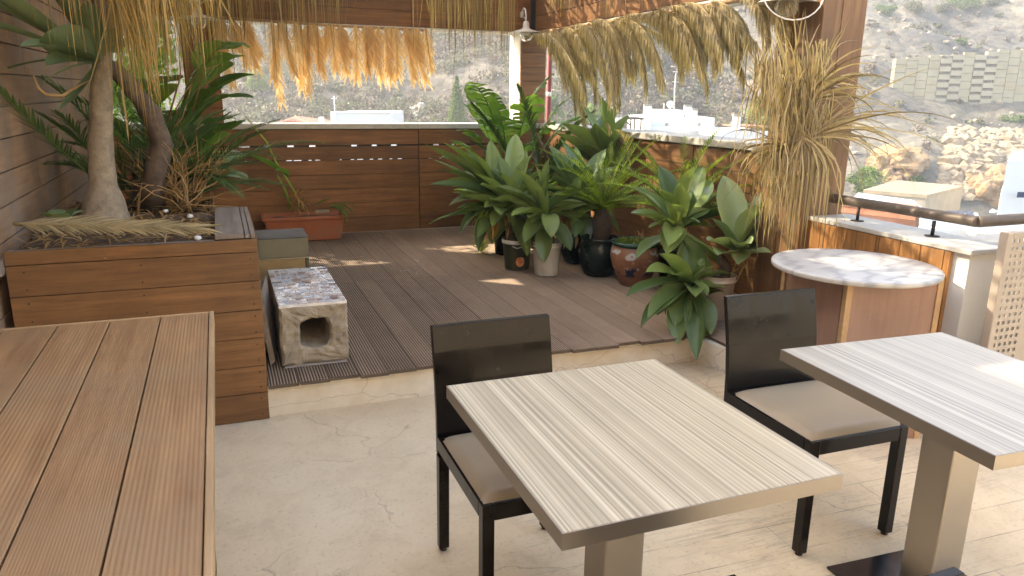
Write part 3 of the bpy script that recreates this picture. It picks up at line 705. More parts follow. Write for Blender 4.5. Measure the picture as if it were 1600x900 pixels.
# long arching fronds reaching right of the planter (px 300-370, 210-300)
ar = thing('arching_palm', 'thin-leaved palm arching over the right end of the planter', 'palm', (-.18, 4.9, .86))
m = MB(); b0 = at(285,300,y=4.9)
for (px,py,ln,dr) in ((345,230,.50,1.5),(360,262,.46,1.7),(320,200,.5,1.3),(330,285,.40,1.3),(270,190,.5,1.0),(350,215,.42,1.9)):
    frond(m, b0, (tp(px,py,4.7)-b0)+V((0,0,.28)), ln, dr, 20, .17, .011, 38, .9, .3, 4, .005, 8)
m.build('foliage', W['palm'], ar)
# dead twigs
m = MB()
for i in range(90):
    q = at(250+U(0,55), U(300,335), y=4.6+U(-.1,.3)); pts = [q]; d = V((U(-.6,.8),U(-.4,.4),U(.3,1))).normalized()
    for k in range(5):
        d = (d+V((U(-.5,.5),U(-.5,.5),U(-.45,.35)))).normalized(); pts.append(pts[-1]+d*U(.05,.11))
    m.tube(pts, [.0045,.004,.0035,.003,.002,.0012], 4)
for (a_, b_, c_) in (((255,215),(285,185),(300,130)),((290,260),(275,170),(310,110)),((262,190),(282,120),(280,60)),((300,180),(318,110),(345,100))):
    m.tube([tp(*a_,5.0), tp(*b_,5.0), tp(*c_,5.0)], [.006,.005,.002], 5)
m.build('dry_twigs', W['deadleaf'], label='tangle of dry grey-brown twigs beside the leaning trunk', cat='twigs', origin=tuple(at(270,320,y=4.6)))
# fallen golden frond on the planter edge
fr = MB(); a0 = at(22,350,z=.985); a1 = at(180,358,z=.975); a2 = at(325,350,z=.91)
frond(fr, a0, (a1-a0)+V((0,0,.02)), .82, .03, 90, .25, .015, 30, .10, .04, 3, .009, 0, .2, .8, wob=.04, sidev=(0,-.9,-.36))
fr.build('fallen_frond', W['dry'], label='golden dried palm frond lying along the front edge of the planter', cat='palm frond', origin=tuple(a1))
m = MB()
for x in (-.80, -.36, .095):
    for a, c in zip(zz[:-1], zz[1:]):
        if c-a > .1:
            for q in (.03, -.03): z = (a+q if q > 0 else c+q); MB().tube([(x+U(-.004,.004),3.5545,z),(x,3.5505,z)], .0038, 8).build('screw', W['black'], pl)
# ================================================================== window box
c0 = at(412,372,z=DK); c1 = at(540,371,z=DK)
wx0, wx1, wy0, wy1 = .345, 1.045, 7.13, 7.40
wb = thing('window_box', 'rectangular terracotta trough with a sparse plant against the far wall', 'planter', ((wx0+wx1)/2, 7.27, DK))
m = MB(); tz = DK+.235
def tap(z, e): k = e; return [(wx0-k, wy0-k, z),(wx1+k, wy0-k, z),(wx1+k, wy1+k, z),(wx0-k, wy1+k, z)]
rings = [tap(DK,-.02), tap(tz-.035,.01), tap(tz-.035,.03), tap(tz-.005,.034), tap(tz,.028), tap(tz,.004), tap(tz-.03,0), tap(tz-.06,-.004)]
vs = sum(rings, []); fs = [(i*4+k, i*4+(k+1)%4, i*4+4+(k+1)%4, i*4+4+k) for i in range(len(rings)-1) for k in range(4)]+[(3,2,1,0)]
m.add(vs, fs); m.build('trough', W['terra'], wb, bevel=.008)
m = MB(); vs = []; 
for j in range(9):
    for i in range(25): x = wx0+(wx1-wx0)*i/24; y = wy0+(wy1-wy0)*j/8; vs.append((x,y,tz-.035+.02*noise.noise(V((x*12,y*12,0)))))
m.add(vs, [(j*25+i, j*25+i+1, (j+1)*25+i+1, (j+1)*25+i) for j in range(8) for i in range(24)], True); m.build('soil', W['soil'], wb)
m = MB(); yy = 7.25
m.tube([tp(455,328,yy), tp(447,300,yy), tp(433,272,yy)], [.014,.011,.009], 7)
m.tube([tp(467,326,yy), tp(461,300,yy), tp(445,275,yy), tp(432,255,yy), tp(417,222,yy), tp(401,203,yy), tp(384,182,yy)], [.012,.011,.010,.009,.008,.006,.004], 7)
m.build('stem', W['weed'], wb)
m = MB()
blade(m, tp(452,278,yy), to(398,243,yy,tp(452,278,yy)), .40, .12, .15, .9, 12, prof_ell, cross=2)
blade(m, tp(452,275,yy), to(430,262,yy-.1,tp(452,275,yy)), .18, .10, .3, .9, 8, prof_ell, cross=2)
blade(m, tp(457,312,yy), to(440,306,yy,tp(457,312,yy)), .15, .07, .2, .3, 8, prof_ell, cross=2)
blade(m, tp(492,322,yy), to(512,310,yy,tp(492,322,yy)), .16, .07, .2, .3, 8, prof_ell, cross=2)
blade(m, tp(396,243,yy), to(350,246,yy-.2,tp(396,243,yy)), .34, .22, .5, .4, 10, prof_ell, cross=2)
for i in range(10): q = tp(520+U(-6,6), 324, 7.1); frond(m, q, V((U(.2,1),U(-.5,0),U(.1,.6))), U(.15,.25), 1.6, 10, .05, .012, 50, .5, .1, 2, .002)
m.build('foliage', W['strel'], wb)
m = MB()
for i in range(40):
    q = tp(468+U(-8,10), 328-U(0,26), yy-.02); blade(m, q, V((U(-.5,.5),U(-.5,0),U(-.6,.8))), U(.04,.12), .02, U(0,1), .5, 4, prof_ell)
m.build('dead_leaves', W['deadleaf'], wb)
m = MB(); m.obox(tp(503,330,7.2), (.065,.01,0), (-.003,.02,0), (0,0,.012)); m.build('pale_stone', W['concrete'], wb)
# ================================================================== metal bin, mosaic block, broken board
mb_ = thing('metal_trough', 'grey-green sheet metal trough behind the mosaic block', 'trough', (.31, 4.8, DK))
m = MB(); m.box(.14,.47,4.70,4.72,.552,.672); m.box(.14,.47,5.0,5.02,.3,.672); m.box(.45,.47,4.72,5.0,.3,.672); m.box(.14,.16,4.72,5.0,.3,.672); m.build('side_panel', simple('olive_sheet_metal', (.14,.135,.095), .35, .5, .25, 5, .1), mb_, bevel=.002)
m = MB(); m.box(.142,.468,4.694,4.722,.545,.551); m.build('seam', W['steel'], mb_)
MB().box(.138,.472,4.698,5.022,.673,.677).build('lid', W['black'], mb_)
m = MB(); m.box(.145,.445,4.703,4.99,DK,.544); m.build('base', simple('ochre_base', (.32,.21,.09), .6, .1, .3, 8, .2), mb_)
m = MB()
m.obox((.17,3.98,.38), (.012,.0,.01), (.02,.17,0), (-.02,0,.19)); m.obox((.155,4.2,.32), (.01,0,0), (.0,.16,0.03), (.0,0,.15))
m.build('broken_boards', W['grey'], label='weathered splintered boards leaning between planter and mosaic block', cat='boards', origin=(.17,4,DK))
bx = thing('mosaic_block', 'rough concrete block with a tunnel hole and glass mosaic on top', 'block', (.38, 4.15, DK))
X0, X1, Z0, Z1, Y0, Y1 = .212, .550, DK+.012, .512, 3.735, 4.56
m = MB(); K = 72
def outer(k, y, e=0):
    t = k/K*4; s_i = int(t) % 4; f = t-int(t); c = [(X0,Z0),(X1,Z0),(X1,Z1),(X0,Z1)]; a = c[s_i]; b_ = c[(s_i+1)%4]
    x = a[0]+(b_[0]-a[0])*f; z = a[1]+(b_[1]-a[1])*f; q = noise.noise(V((x*22,z*22,y*11)))*.007+noise.noise(V((x*60,z*60,y*30)))*.003
    cx = (X0+X1)/2; cz = (Z0+Z1)/2
    top_ = z > Z1-.001
    return V((x+(q if not top_ else 0)*(1 if x > cx else -1)*(1 if s_i in (1,3) else .2), y, z+(q if (s_i == 0) else 0)-(.006 if top_ else 0)))
def inner(k, y):
    t = k/K*4; s_i = int(t) % 4; f = t-int(t); a = math.pi*2*k/K-math.pi*.75
    cx, cz, hx, hz = .382, .352, .074, .079
    c = [( -1,-1),(1,-1),(1,1),(-1,1)]; A_ = c[s_i]; B_ = c[(s_i+1)%4]; ux = A_[0]+(B_[0]-A_[0])*f; uz = A_[1]+(B_[1]-A_[1])*f
    r_ = (abs(ux)**4+abs(uz)**4)**.25; ux /= r_; uz /= r_
    q = 1+.09*noise.noise(V((ux*2.5,uz*2.5,y*3)))+.04*noise.noise(V((ux*9,uz*9,y*9)))
    return V((cx+ux*hx*q, y, cz+uz*hz*q*(.93 if uz < 0 else 1)))
loops = []
for fr_ in (0,.12,.3,.5,.7,.88,1): loops.append([inner(k,Y0).lerp(outer(k,Y0), fr_)+V((0, .012*noise.noise(V((k*.35,fr_*6,2)))+(.012 if fr_ in (0,1) else 0), 0)) for k in range(K)])
side = [[outer(k, Y0+(Y1-Y0)*j/12) for k in range(K)] for j in range(1, 13)]
ins = [[inner(k, Y0+(Y1-Y0)*j/8) for k in range(K)] for j in range(8, 0, -1)]
seq = ins+loops+side
vs = [p for lp in seq for p in lp]
m.add(vs, [(i*K+k, i*K+(k+1)%K, (i+1)*K+(k+1)%K, (i+1)*K+k) for i in range(len(seq)-1) for k in range(K)], False)
m.build('concrete_body', W['concrete'], bx)
m = MB(); y = Y0+.006
row = 0
while y < Y1-.01:
    hy = random.choice([.022,.030,.030,.038]); x = X0+.003+U(-.002,.002)
    while x < X1-.012:
        wx = random.choice([.022,.030,.030,.045,.055]); wx = min(wx, X1-.001-x)
        m.obox((x+wx/2, y+hy/2, Z1+U(0,.0015)), (wx/2-.002,0,U(-.0006,.0006)), (0,hy/2-.002,U(-.0006,.0006)), (0,0,.004)); x += wx
    y += hy; row += 1
m.build('mosaic_top', W['mosaic'], bx)
MB().box(X0+.001, X1-.001, Y0+.004, Y1-.003, Z1-.012, Z1+.0012).build('grout', simple('grout', (.74,.70,.63), .9, 0, .2, 20), bx)
MB().box(X0+.012, X1-.012, Y0+.0, Y1, DK+.0005, DK+.011).build('base_tile', simple('base_tile', (.30,.27,.26), .4), bx)
# ================================================================== furniture
def table(label, loc, rot, lam, w=.69, d=.79, plate=.42, group='square steel-edged tables'):
    t = thing('square_table', label, 'table', loc, group, rot, True)
    th = .038; z1 = .74
    MB().box(-w/2+.003, w/2-.003, -d/2+.003, d/2-.003, z1-.008, z1).build('tabletop', lam, t)
    m = MB()
    for (x0,x1,y0,y1) in ((-w/2,w/2,-d/2,-d/2+.0028),(-w/2,w/2,d/2-.0028,d/2),(-w/2,-w/2+.0028,-d/2+.0028,d/2-.0028),(w/2-.0028,w/2,-d/2+.0028,d/2-.0028)): m.box(x0,x1,y0,y1,z1-th,z1-.0007)
    m.build('edge_band', W['steel'], t)
    MB().box(-w/2+.003, w/2-.003, -d/2+.003, d/2-.003, z1-th+.002, z1-.0085).build('underside', W['black'], t)
    MB().box(-.058,.058,-.058,.058,.011,z1-th-.004).build('column', W['steel'], t, bevel=.006)
    MB().box(-plate/2,plate/2,-plate/2,plate/2,0,.010).build('base_plate', W['dsteel'], t, bevel=.003)
    MB().box(-.17,.17,-.17,.17,z1-th-.004,z1-th+.002).build('mounting_plate', W['black'], t)
    return t
t1 = table('nearest square table with cream striped top, beside the left dark chair', (.898,1.53,0), 0, W['lam1'])
t2 = table('square table at the right edge with a bluish-grey striped top', (2.015,1.455,0), R(-3), W['lam2'], .69, .79, .42)
def make_chair(label, loc, rot):
    t = thing('dining_chair', label, 'chair', loc, 'dark dining chairs at the tables', rot, True)
    hw = .2125
    # backrest slab, curved upward
    m = MB(); yb = [(.37,.232),(.50,.238),(.62,.252),(.72,.272),(.805,.292)]; vs = []
    for z, y in yb:
        for q in (-1,-.5,0,.5,1): vs.append((q*hw, y-.011+.004*(1-q*q), z))
    for z, y in yb:
        for q in (-1,-.5,0,.5,1): vs.append((q*hw, y+.011+.004*(1-q*q), z))
    n5 = len(yb); o = n5*5; fs = []
    for i in range(n5-1):
        for j in range(4): a = i*5+j; fs += [(a,a+1,a+6,a+5),(o+a+5,o+a+6,o+a+1,o+a)]
    for i in range(n5-1): fs += [(i*5,(i+1)*5,(i+1)*5+o,i*5+o),(i*5+4,i*5+4+o,(i+1)*5+4+o,(i+1)*5+4)]
    for j in range(4): fs += [(j,j+o,j+1+o,j+1),((n5-1)*5+j,(n5-1)*5+j+1,(n5-1)*5+j+1+o,(n5-1)*5+j+o)]
    m.add(vs, fs, False); m.build('backrest', W['espresso'], t, bevel=.003)
    for sx in (-1, 1):
        x0, x1 = (-hw, -hw+.036) if sx < 0 else (hw-.036, hw)
        m = MB(); m.hexa([(x0,.215,.012),(x1,.215,.012),(x1,.245,.012),(x0,.245,.012),(x0,.205,.368),(x1,.205,.368),(x1,.243,.368),(x0,.243,.368)]); lg = m.build('leg', W['espresso'], t, bevel=.003)
        MB().lathe([(.0,0),(.012,0),(.012,.012),(0,.012)], ((x0+x1)/2,.23,0), 12).build('foot_cap', W['black'], lg)
        m = MB(); m.box(x0,x1,-.245,-.207,.012,.437); lg = m.build('leg', W['espresso'], t, bevel=.003)
        MB().lathe([(.0,0),(.012,0),(.012,.012),(0,.012)], ((x0+x1)/2,-.226,0), 12).build('foot_cap', W['black'], lg)
    m = MB(); m.box(-hw+.036,hw-.036,-.243,-.222,.385,.437)
    for sx in (-1,1): m.box(min(sx*hw,sx*(hw-.02)),max(sx*hw,sx*(hw-.02)),-.207,.228,.385,.437)
    m.box(-hw+.02,hw-.02,.205,.225,.385,.437)
    m.build('seat_frame', W['espresso'], t, bevel=.003)
    # cushion, rounded
    m = MB(); nx = 20; vs = []
    for j in range(nx+1):
        for i in range(nx+1):
            u = i/nx*2-1; v = j/nx*2-1; h = (1-abs(u)**10)*(1-abs(v)**10)
            vs.append((u*(hw-.006), v*.218-.014, .436+.020*max(0,h)**.4+.006*(1-u*u)*(1-v*v)))
    m.add(vs, [(j*(nx+1)+i, j*(nx+1)+i+1, (j+1)*(nx+1)+i+1, (j+1)*(nx+1)+i) for j in range(nx) for i in range(nx)], True)
    m.build('cushion', W['cushion_m'], t)
    return t
ch = make_chair('dark wood chair tucked at the far side of the cream striped table', (.818,1.998,0), 0)
copy_tree(ch, label='dark wood chair with fully visible beige seat between the two tables', loc=(1.985,1.998,0), rotz=R(-1))
copy_tree(ch, label='dark chair at the near side of the cream table, only its backrest corner in view', loc=(.868,1.02,0), rotz=R(180))
# big plank table
tb = thing('plank_table', 'large brown plank table filling the near left corner', 'table', (-.9, 1.2, 0))
zt = .86; xr = -.058; yb_ = 2.49; m = MB(); x = xr-.016; k = 0
while x > -1.75:
    x0 = x-.1365
    if k % 2 == 0: ridged(m, x0, x, -.2, yb_-.012, zt, .022, 15, .0005)
    else: ridged(m, x0, x, -.2, yb_-.012, zt-.0005, .022, 26, .00022)
    x = x0-.0038; k += 1
m.build('planks', W['table'], tb)
m = MB(); m.box(xr-.013, xr, -.2, yb_, zt-.045, zt+.003); m.build('side_trim', W['trim'], tb, bevel=.002)
MB().box(-1.76, xr-.0135, yb_-.010, yb_, zt-.045, zt+.002).build('end_trim', W['trim'], tb, bevel=.002)
m = MB(); m.box(-1.72, xr-.04, -.15, yb_-.04, zt-.11, zt-.024); m.build('apron', W['planter'], tb)
for (x, y) in ((xr-.10, yb_-.12),(-1.65,yb_-.12),(xr-.10,-.1),(-1.65,-.1)): MB().box(x-.04,x+.04,y-.04,y+.04,0,zt-.112).build('leg', W['planter'], tb, bevel=.004)
# marble table on plywood base
mt = thing('marble_table', 'round white marble table on a pinkish plywood base', 'table', (2.73, 2.59, 0))
m = MB(); m.lathe([(0,.774),(.34,.774),(.366,.777),(.370,.783),(.370,.795),(.367,.800),(.34,.801),(0,.801)], (2.735,2.60,0), 96); m.build('tabletop', W['marble'], mt)
# box base: near vertical edge at px 1332
c = V((2.735,2.60,0)); ang = R(-9); ux = V((math.cos(ang), math.sin(ang), 0)); uy = V((-math.sin(ang), math.cos(ang), 0)); hh = .235
fc = c-ux*hh*.80-uy*hh*.96   # the near corner
m = MB()
m.obox(fc+ux*.23+V((0,0,.387)), ux*.215, uy*.009, V((0,0,.386))); m.obox(fc+uy*.24+V((0,0,.387)), ux*.009, uy*.215, V((0,0,.386)))
m.obox(fc+ux*.46+uy*.24+V((0,0,.387)), ux*.009, uy*.215, V((0,0,.386))); m.obox(fc+ux*.23+uy*.48+V((0,0,.387)), ux*.215, uy*.009, V((0,0,.386)))
m.build('side_panel', W['pink'], mt)
for (a, b_) in ((0,0),(.46,0),(0,.48),(.46,.48)):
    MB().obox(fc+ux*a+uy*b_+V((0,0,.386)), ux*.0145, uy*.0145, V((0,0,.386))).build('corner_strip', W['trim'], mt, bevel=.002)
# ================================================================== right low wall, railing
rw = thing('low_wall', 'low wall clad in upright orange-brown boards behind the marble table', 'wall', (3.25, 2.9, 0))
m = MB(); y = 3.375
wds = [.11,.03,.10,.13,.13,.02,.13,.12,.13,.13]
for w_ in wds:
    y0 = y-w_; 
    if y0 < 2.44: y0 = 2.44
    m.box(3.148, 3.170, y0+.002, y-.002, .0, .865); y = y0
    if y <= 2.44: break
m.build('cladding', W['clad_v'], rw, bevel=.002)
m = MB(); m.box(3.172, 3.42, 2.36, 3.372, 0, .868); m.box(3.42, 5.4, 2.36, 2.60, 0, .868); m.build('masonry', simple('pale_render', (.74,.73,.69), .8, 0, .06, 3, .1), rw)
m = MB(); m.box(3.142, 3.44, 2.335, 3.372, .868, .892); m.box(3.442,5.4,2.335,2.62,.868,.892); m.build('coping', W['coping'], rw, bevel=.004)
ra = thing('handrail', 'dark handrail on short stems above the low right wall', 'handrail', (3.3,2.8,.89))
m = MB(); P0 = at(1296,316,x=3.29); P1 = V((3.29,2.44,1.0)); P0 = V((3.29,3.36,.992)); 
m.tube([P0, P1], .027, 14); m.tube([P1, V((5.4,2.44,1.0))], .027, 14); m.build('rail', simple('handrail_wood', (.13,.10,.075), .55, .2, .3), ra, bevel=.008)
for y in (3.14,2.66): MB().tube([(3.28,y,.893),(3.28,y,.97)], .009, 10).build('stem', W['black'], ra); MB().lathe([(0,.893),(.035,.893),(.035,.897),(0,.898)],(3.28,y,0),20).build('flange', W['black'], ra)
MB().tube([(3.95,2.44,.893),(3.95,2.44,.975)], .009, 10).build('stem', W['black'], ra)
# perforated privacy panel
pp = thing('perforated_panel', 'beige metal panel with square perforations at the far right', 'panel', (3.4,2.2,0))
py0 = 2.18; pxl = at(1568,370,y=py0).x; ztp = at(1580,362,y=py0).z
m = MB(); fw = .035
m.box(pxl, pxl+fw, py0-.02, py0+.02, 0, ztp); m.box(pxl+fw, pxl+1.2, py0-.02, py0+.02, ztp-.03, ztp); m.build('frame', W['panelpaint'], pp, bevel=.004)
m = MB(); x = pxl+fw; step = .034; hs = .0085; nxh = 5; nzh = int((ztp-.06)/step)
for i in range(nxh+1):
    xa = pxl+fw+.003+i*step
    m.box(xa, xa+step-2*hs, py0-.002, py0+.002, .02, ztp-.032)
    if i < nxh:
        for j in range(nzh+1):
            za = .02+j*step; m.box(xa+step-2*hs, xa+step, py0-.002, py0+.002, za, min(za+step-2*hs, ztp-.032))
m.box(xa+step-2*hs, pxl+1.2, py0-.002, py0+.002, .02, ztp-.032)
m.build('sheet', W['panelpaint'], pp)
# ================================================================== potted plants
def pot(name, label, x, y, prof, mat, soilr, soilz, group=None, cat='potted plant'):
    t = thing(name, label, cat, (x, y, DK), group)
    m = MB(); m.lathe(prof, (x,y,DK), 48); m.build('pot', mat, t)
    m = MB(); m.lathe([(0,soilz),(soilr*.6,soilz+.006),(soilr,soilz)], (x,y,DK), 20, .1); m.build('soil', W['soil'], t)
    return t
bucket = lambda h, r0, r1: [(0,.002),(r0-.006,.0),(r0,.006),(r1-.003,h-.04),(r1+.004,h-.038),(r1+.004,h-.03),(r1,h-.028),(r1,h-.006),(r1+.005,h-.004),(r1+.003,h),(r1-.004,h),(r1-.006,h-.05),(r0-.004,.01),(0,.01)]
random.seed(77)
def stems(t, c, k, h, r=.02):
    m = MB()
    for i in range(k):
        a = U(0,6.3); bumptrunk(m, [V(c)+V((math.cos(a)*.05,math.sin(a)*.05,0)), V(c)+V((math.cos(a)*.06,math.sin(a)*.06,h*.5)), V(c)+V((0,0,h))], [r*1.5,r*1.1,r], 9, .3)
    m.build('stem', W['dbark'], t)
def dead(t, pts, mat='deadleaf'):
    m = MB()
    for (p, q, ln, w) in pts: blade(m, p, q, ln, w, U(.3,1), .9, 8, prof_ell, wave=.5, cross=2, twist=U(-.5,.5))
    m.build('dead_leaves', W[mat], t)
# B printed bucket
B0 = at(816,424,z=DK); B0.y += .12
tB = pot('potted_agave', 'agave with wide-spread leaves in the printed green bucket, leftmost of the front pots', B0.x, B0.y, bucket(.245,.098,.118), simple('printed_bucket', (.075,.085,.05), .4, 0, .3, 10), .108, .205)
m = MB(); m.lathe([(.1215,.215),(.1235,.22),(.1235,.24),(.1215,.246)], (B0.x,B0.y,DK), 48); m.build('rim', W['white'], tB)
m = MB(); cc = at(815,413,z=DK+.09); 
ca = math.atan2(-B0.y, -B0.x)+.25; 
vs = [(B0.x,B0.y,0)]; vs = []
for k in range(24):
    a = ca+.33*math.cos(k/24*6.283); z = .075+.04*math.sin(k/24*6.283); rr_ = .1005+.0815*z+.0015; vs.append((B0.x+rr_*math.cos(a), B0.y+rr_*math.sin(a), DK+z))
m.add(vs, [tuple(range(24))]); m.build('printed_label', simple('orange_print', (.55,.15,.03), .5, 0, .6, 45, 0, dirt=(.7,.6,.5), dsc=30), tB)
m = MB(); hd = tp(806,330,B0.y)
m.tube([(B0.x-.12,B0.y,DK+.22),(B0.x-.05,B0.y-.125,DK+.19),(B0.x+.06,B0.y-.12,DK+.21),(B0.x+.12,B0.y,DK+.23)], .005, 6); m.build('handle', W['white'], tB)
stems(tB, (B0.x,B0.y,DK+.19), 3, .28, .022)
m = MB()
def aim(m, c, y, tgt, ln=None, w=.10, dr=.4, lift=.3, ym=None, n=12, fold=.5, tw=0, prof=prof_agave):
    for (px, py, dy) in list(tgt)+[(a+random.uniform(-22,22), b+random.uniform(-14,22), c_+random.uniform(-.05,.2)) for a, b, c_ in tgt[::2]]:
        e = tp(px, py, y+dy); d = e-V(c); l = (d.length*1.18+.03)*U(.94,1.08); d = d.normalized()+V((0,0,lift*dr)); blade(m, c+V((U(-.02,.02),U(-.02,.02),U(-.05,.02))), d, l, min(w*1.6,l*.40)*U(.8,1.18), dr*U(.8,1.2), fold, n, prof, cross=2, wave=.08, twist=tw+U(-.4,.4))
cB = tp(800,325,B0.y)
aim(m, cB, B0.y, [(835,262,-.1),(765,285,-.15),(790,330,-.3),(820,375,-.25),(742,300,-.1),(702,288,-.05),(722,325,-.1),(716,270,.1),(735,255,.1),(745,238,.15),(760,270,-.1),(790,250,.1),(812,262,.0),(845,285,.05),(775,300,-.2),(730,300,.2),(760,355,-.2),(838,345,-.2),(815,240,.2),(700,240,.1)], w=.10)
c2_ = tp(772,300,B0.y+.1)
aim(m, c2_, B0.y+.1, [(706,284,0),(730,250,.1),(742,240,-.1),(725,345,-.15),(755,350,-.2),(800,340,-.25),(770,235,.1)], w=.095)
rosette(m, cB, 14, .32, .13, 80, 0, .7)
m.build('foliage', W['agave'], tB)
dead(tB, [(tp(775+U(-15,25),U(325,345),B0.y-.05), V((U(-.4,.4),U(-.3,0),-1)), U(.12,.26), .04) for i in range(16)])
m = MB()
for i in range(60): blade(m, tp(765+U(-12,18),330+U(-8,8),B0.y-.05), V((U(-1,.1),U(-.5,.2),U(-1,.6))), U(.1,.25), .02, U(.6,1.6), .4, 5, prof_strap)
m.build('spider_shoots', W['weed'], tB)
# C white bucket
C0 = at(857,434,z=DK); C0.y += .115; C0.x += .03
tC = pot('potted_agave', 'agave with two upright leaves in the plain white bucket', C0.x, C0.y, bucket(.265,.092,.112), W['white'], .10, .225)
m = MB(); m.tube([(C0.x-.118,C0.y,DK+.235),(C0.x-.09,C0.y-.07,DK+.20),(C0.x-.04,C0.y-.12,DK+.215)], .0025, 6); m.build('handle', W['black'], tC)
stems(tC, (C0.x-.03,C0.y,DK+.21), 2, .16, .03); stems(tC, (C0.x+.04,C0.y,DK+.21), 1, .14, .022)
m = MB(); cC = tp(852,335,C0.y)
aim(m, cC, C0.y, [(858,262,0),(840,270,.05),(822,280,-.1),(845,300,-.1)], w=.125, dr=.05, lift=0)
aim(m, cC, C0.y, [(900,300,-.2),(880,370,-.2),(835,330,-.2),(870,300,0),(900,345,-.1),(825,365,-.15),(848,385,-.15),(812,335,-.1),(800,305,.1),(885,290,.1),(880,320,-.05),(790,290,.1)], w=.105)
blade(m, cC+V((0,-.03,.0)), V((-.15,-.6,.2)), .30, .14, 1.9, .25, 12, prof_agave, cross=2)
m.build('foliage', W['agave'], tC)
# D glossy agave, glazed dark pot
glz = [(0,.0),(.10,0),(.115,.01),(.15,.09),(.165,.17),(.155,.24),(.135,.275),(.145,.285),(.148,.30),(.14,.305),(.125,.29),(.12,.26),(0,.26)]
D0 = at(915,415,z=DK); D0.y += .15
tD = pot('potted_agave', 'glossy dark agave with withered leaves hanging, behind the white bucket', D0.x, D0.y, glz, W['glaze'], .12, .265)
stems(tD, (D0.x,D0.y,DK+.25), 2, .34, .028)
m = MB(); cD = tp(905,322,D0.y-.15)
aim(m, cD, D0.y-.15, [(885,252,0),(905,245,.1),(925,258,0),(942,285,-.1),(875,275,-.1),(935,310,-.15),(865,300,.0),(900,262,-.15),(920,270,-.2)], w=.105, dr=.2)
aim(m, cD, D0.y-.15, [(868,262,.05),(950,262,0),(892,235,.1),(925,300,-.25),(900,350,-.25)], w=.11, dr=.4)
aim(m, cD, D0.y-.15, [(962,350,-.15),(918,365,-.2),(938,325,-.2),(880,320,-.2)], w=.10, dr=.7)
m.build('foliage', W['agave_s'], tD)
dead(tD, [(tp(873+U(-8,26),U(318,330),D0.y-.25), V((U(-.3,.3),U(-.4,0),-1)), U(.24,.36), .06) for i in range(9)])
# E cycad in dark pot
E0 = at(950,436,z=DK); E0.y += .16
tE = pot('potted_cycad', 'sunlit yellow-green cycad in the dark glazed pot', E0.x, E0.y, glz, W['glaze'], .12, .265)
m = MB(); cE = V((E0.x+.04,E0.y+.05,DK+.50)); m.lathe([(.05,0),(.075,.06),(.08,.15),(.05,.24),(0,.27)], (cE.x,cE.y,DK+.26), 16, .3); m.build('stem', W['dbark'], tE)
m = MB()
for i in range(34):
    az = i*2.399; e = R(80-62*i/33); d = V((math.cos(az)*math.cos(e), math.sin(az)*math.cos(e), math.sin(e)))
    frond(m, cE, d, U(.50,.72), U(.4,.9), 30, .10, .011, 62, .1, .12, 2, .005, 28)
m.build('foliage', W['cycad'], tE)
# F tall agave near the parapet with dead palm leaf
F0 = V((2.98, 5.9, DK))
tF = pot('potted_agave', 'tall upright agave rising above the right parapet coping', F0.x, F0.y, bucket(.30,.12,.15), W['terra'], .13, .26)
stems(tF, (F0.x,F0.y,DK+.24), 1, .50, .035)
m = MB(); cF = tp(945,262,5.85)
aim(m, cF, 5.85, [(955,180,0),(925,185,.1),(900,202,0),(975,195,.1),(998,215,0),(1010,232,-.1),(912,235,-.1),(965,205,-.15),(935,200,-.15),(890,225,.15),(985,240,-.2),(945,190,.2)], w=.12, dr=.25)
m.build('foliage', W['agave'], tF)
m = MB(); frond(m, tp(985,262,5.5), V((-.15,-.1,1)), .42, 1.0, 26, .16, .012, 40, .3, .1, 3, .005); m.build('dead_frond', W['dry'], tF)
# A strelitzia / palm at the far corner
A0 = V((2.55, 6.75, DK))
tA = pot('potted_strelitzia', 'tall leafy plant with split sunlit leaves in front of the far corner post', A0.x, A0.y, bucket(.32,.13,.17), W['glaze'], .15, .28)
m = MB(); s_ = MB()
for (px, py, ln, w, lf) in ((770,158,.5,.24,.3),(815,152,.45,.28,.2),(790,215,.5,.30,.3),(868,200,.4,.2,.3),(775,205,.62,.30,.3),(812,190,.45,.28,.2),(745,205,.34,.16,.4),(850,175,.40,.18,.4),(790,185,.42,.16,.3),(870,190,.34,.14,.4),(728,255,.34,.14,.6),(760,175,.3,.16,.2),(830,215,.36,.24,.3),(735,230,.3,.16,.3),(800,250,.4,.2,.4)):
    b0 = A0+V((U(-.06,.06),U(-.06,.06),.27)); e_ = tp(px, py, A0.y+U(-.3,.1)); d = e_-b0; paddle(m, s_, b0, d+V((0,0,.12)), d.length*.86, ln*1.05, w*1.3, .15, U(.4,1.1), 6)
m.build('foliage', W['strel'], tA); s_.build('stem', W['strel'], tA)
A1 = V((2.86, 6.6, DK))
tA = pot('potted_palm', 'small feathery palm right of the split-leaved corner plant', A1.x, A1.y, bucket(.28,.11,.14), W['glaze'], .12, .25)
m = MB(); b0 = V((2.78,6.5,DK+.28))
for (px,py,ln,dr) in ((720,190,.9,.9),(745,160,.95,.7),(785,160,1.0,.5),(830,160,1.0,.6),(860,150,1.0,.9),(880,180,.9,1.2),(730,225,.8,1.1),(760,250,.6,1.3),(845,235,.7,1.2),(800,220,.7,.9),(775,230,.7,1.0),(860,215,.75,1.3),(745,270,.6,1.2),(825,260,.55,1.3)):
    e_ = tp(px,py,6.4); frond(m, b0+V((U(-.15,.1),U(-.1,.1),0)), (e_-b0).normalized()+V((0,0,.45*dr)), ln*U(1.05,1.3), dr, 36, .22, .026, 42, .5, .3, 3, .006, 12)
m.build('foliage', W['palm'], tA)
m = MB(); m.tube([tp(838,208,6.0), tp(850,235,6.0), tp(862,262,6.0)], [.010,.012,.012], 6); m.tube([b0, b0+V((0,0,.25))], [.03,.02], 8); m.build('stem', W['dbark'], tA)
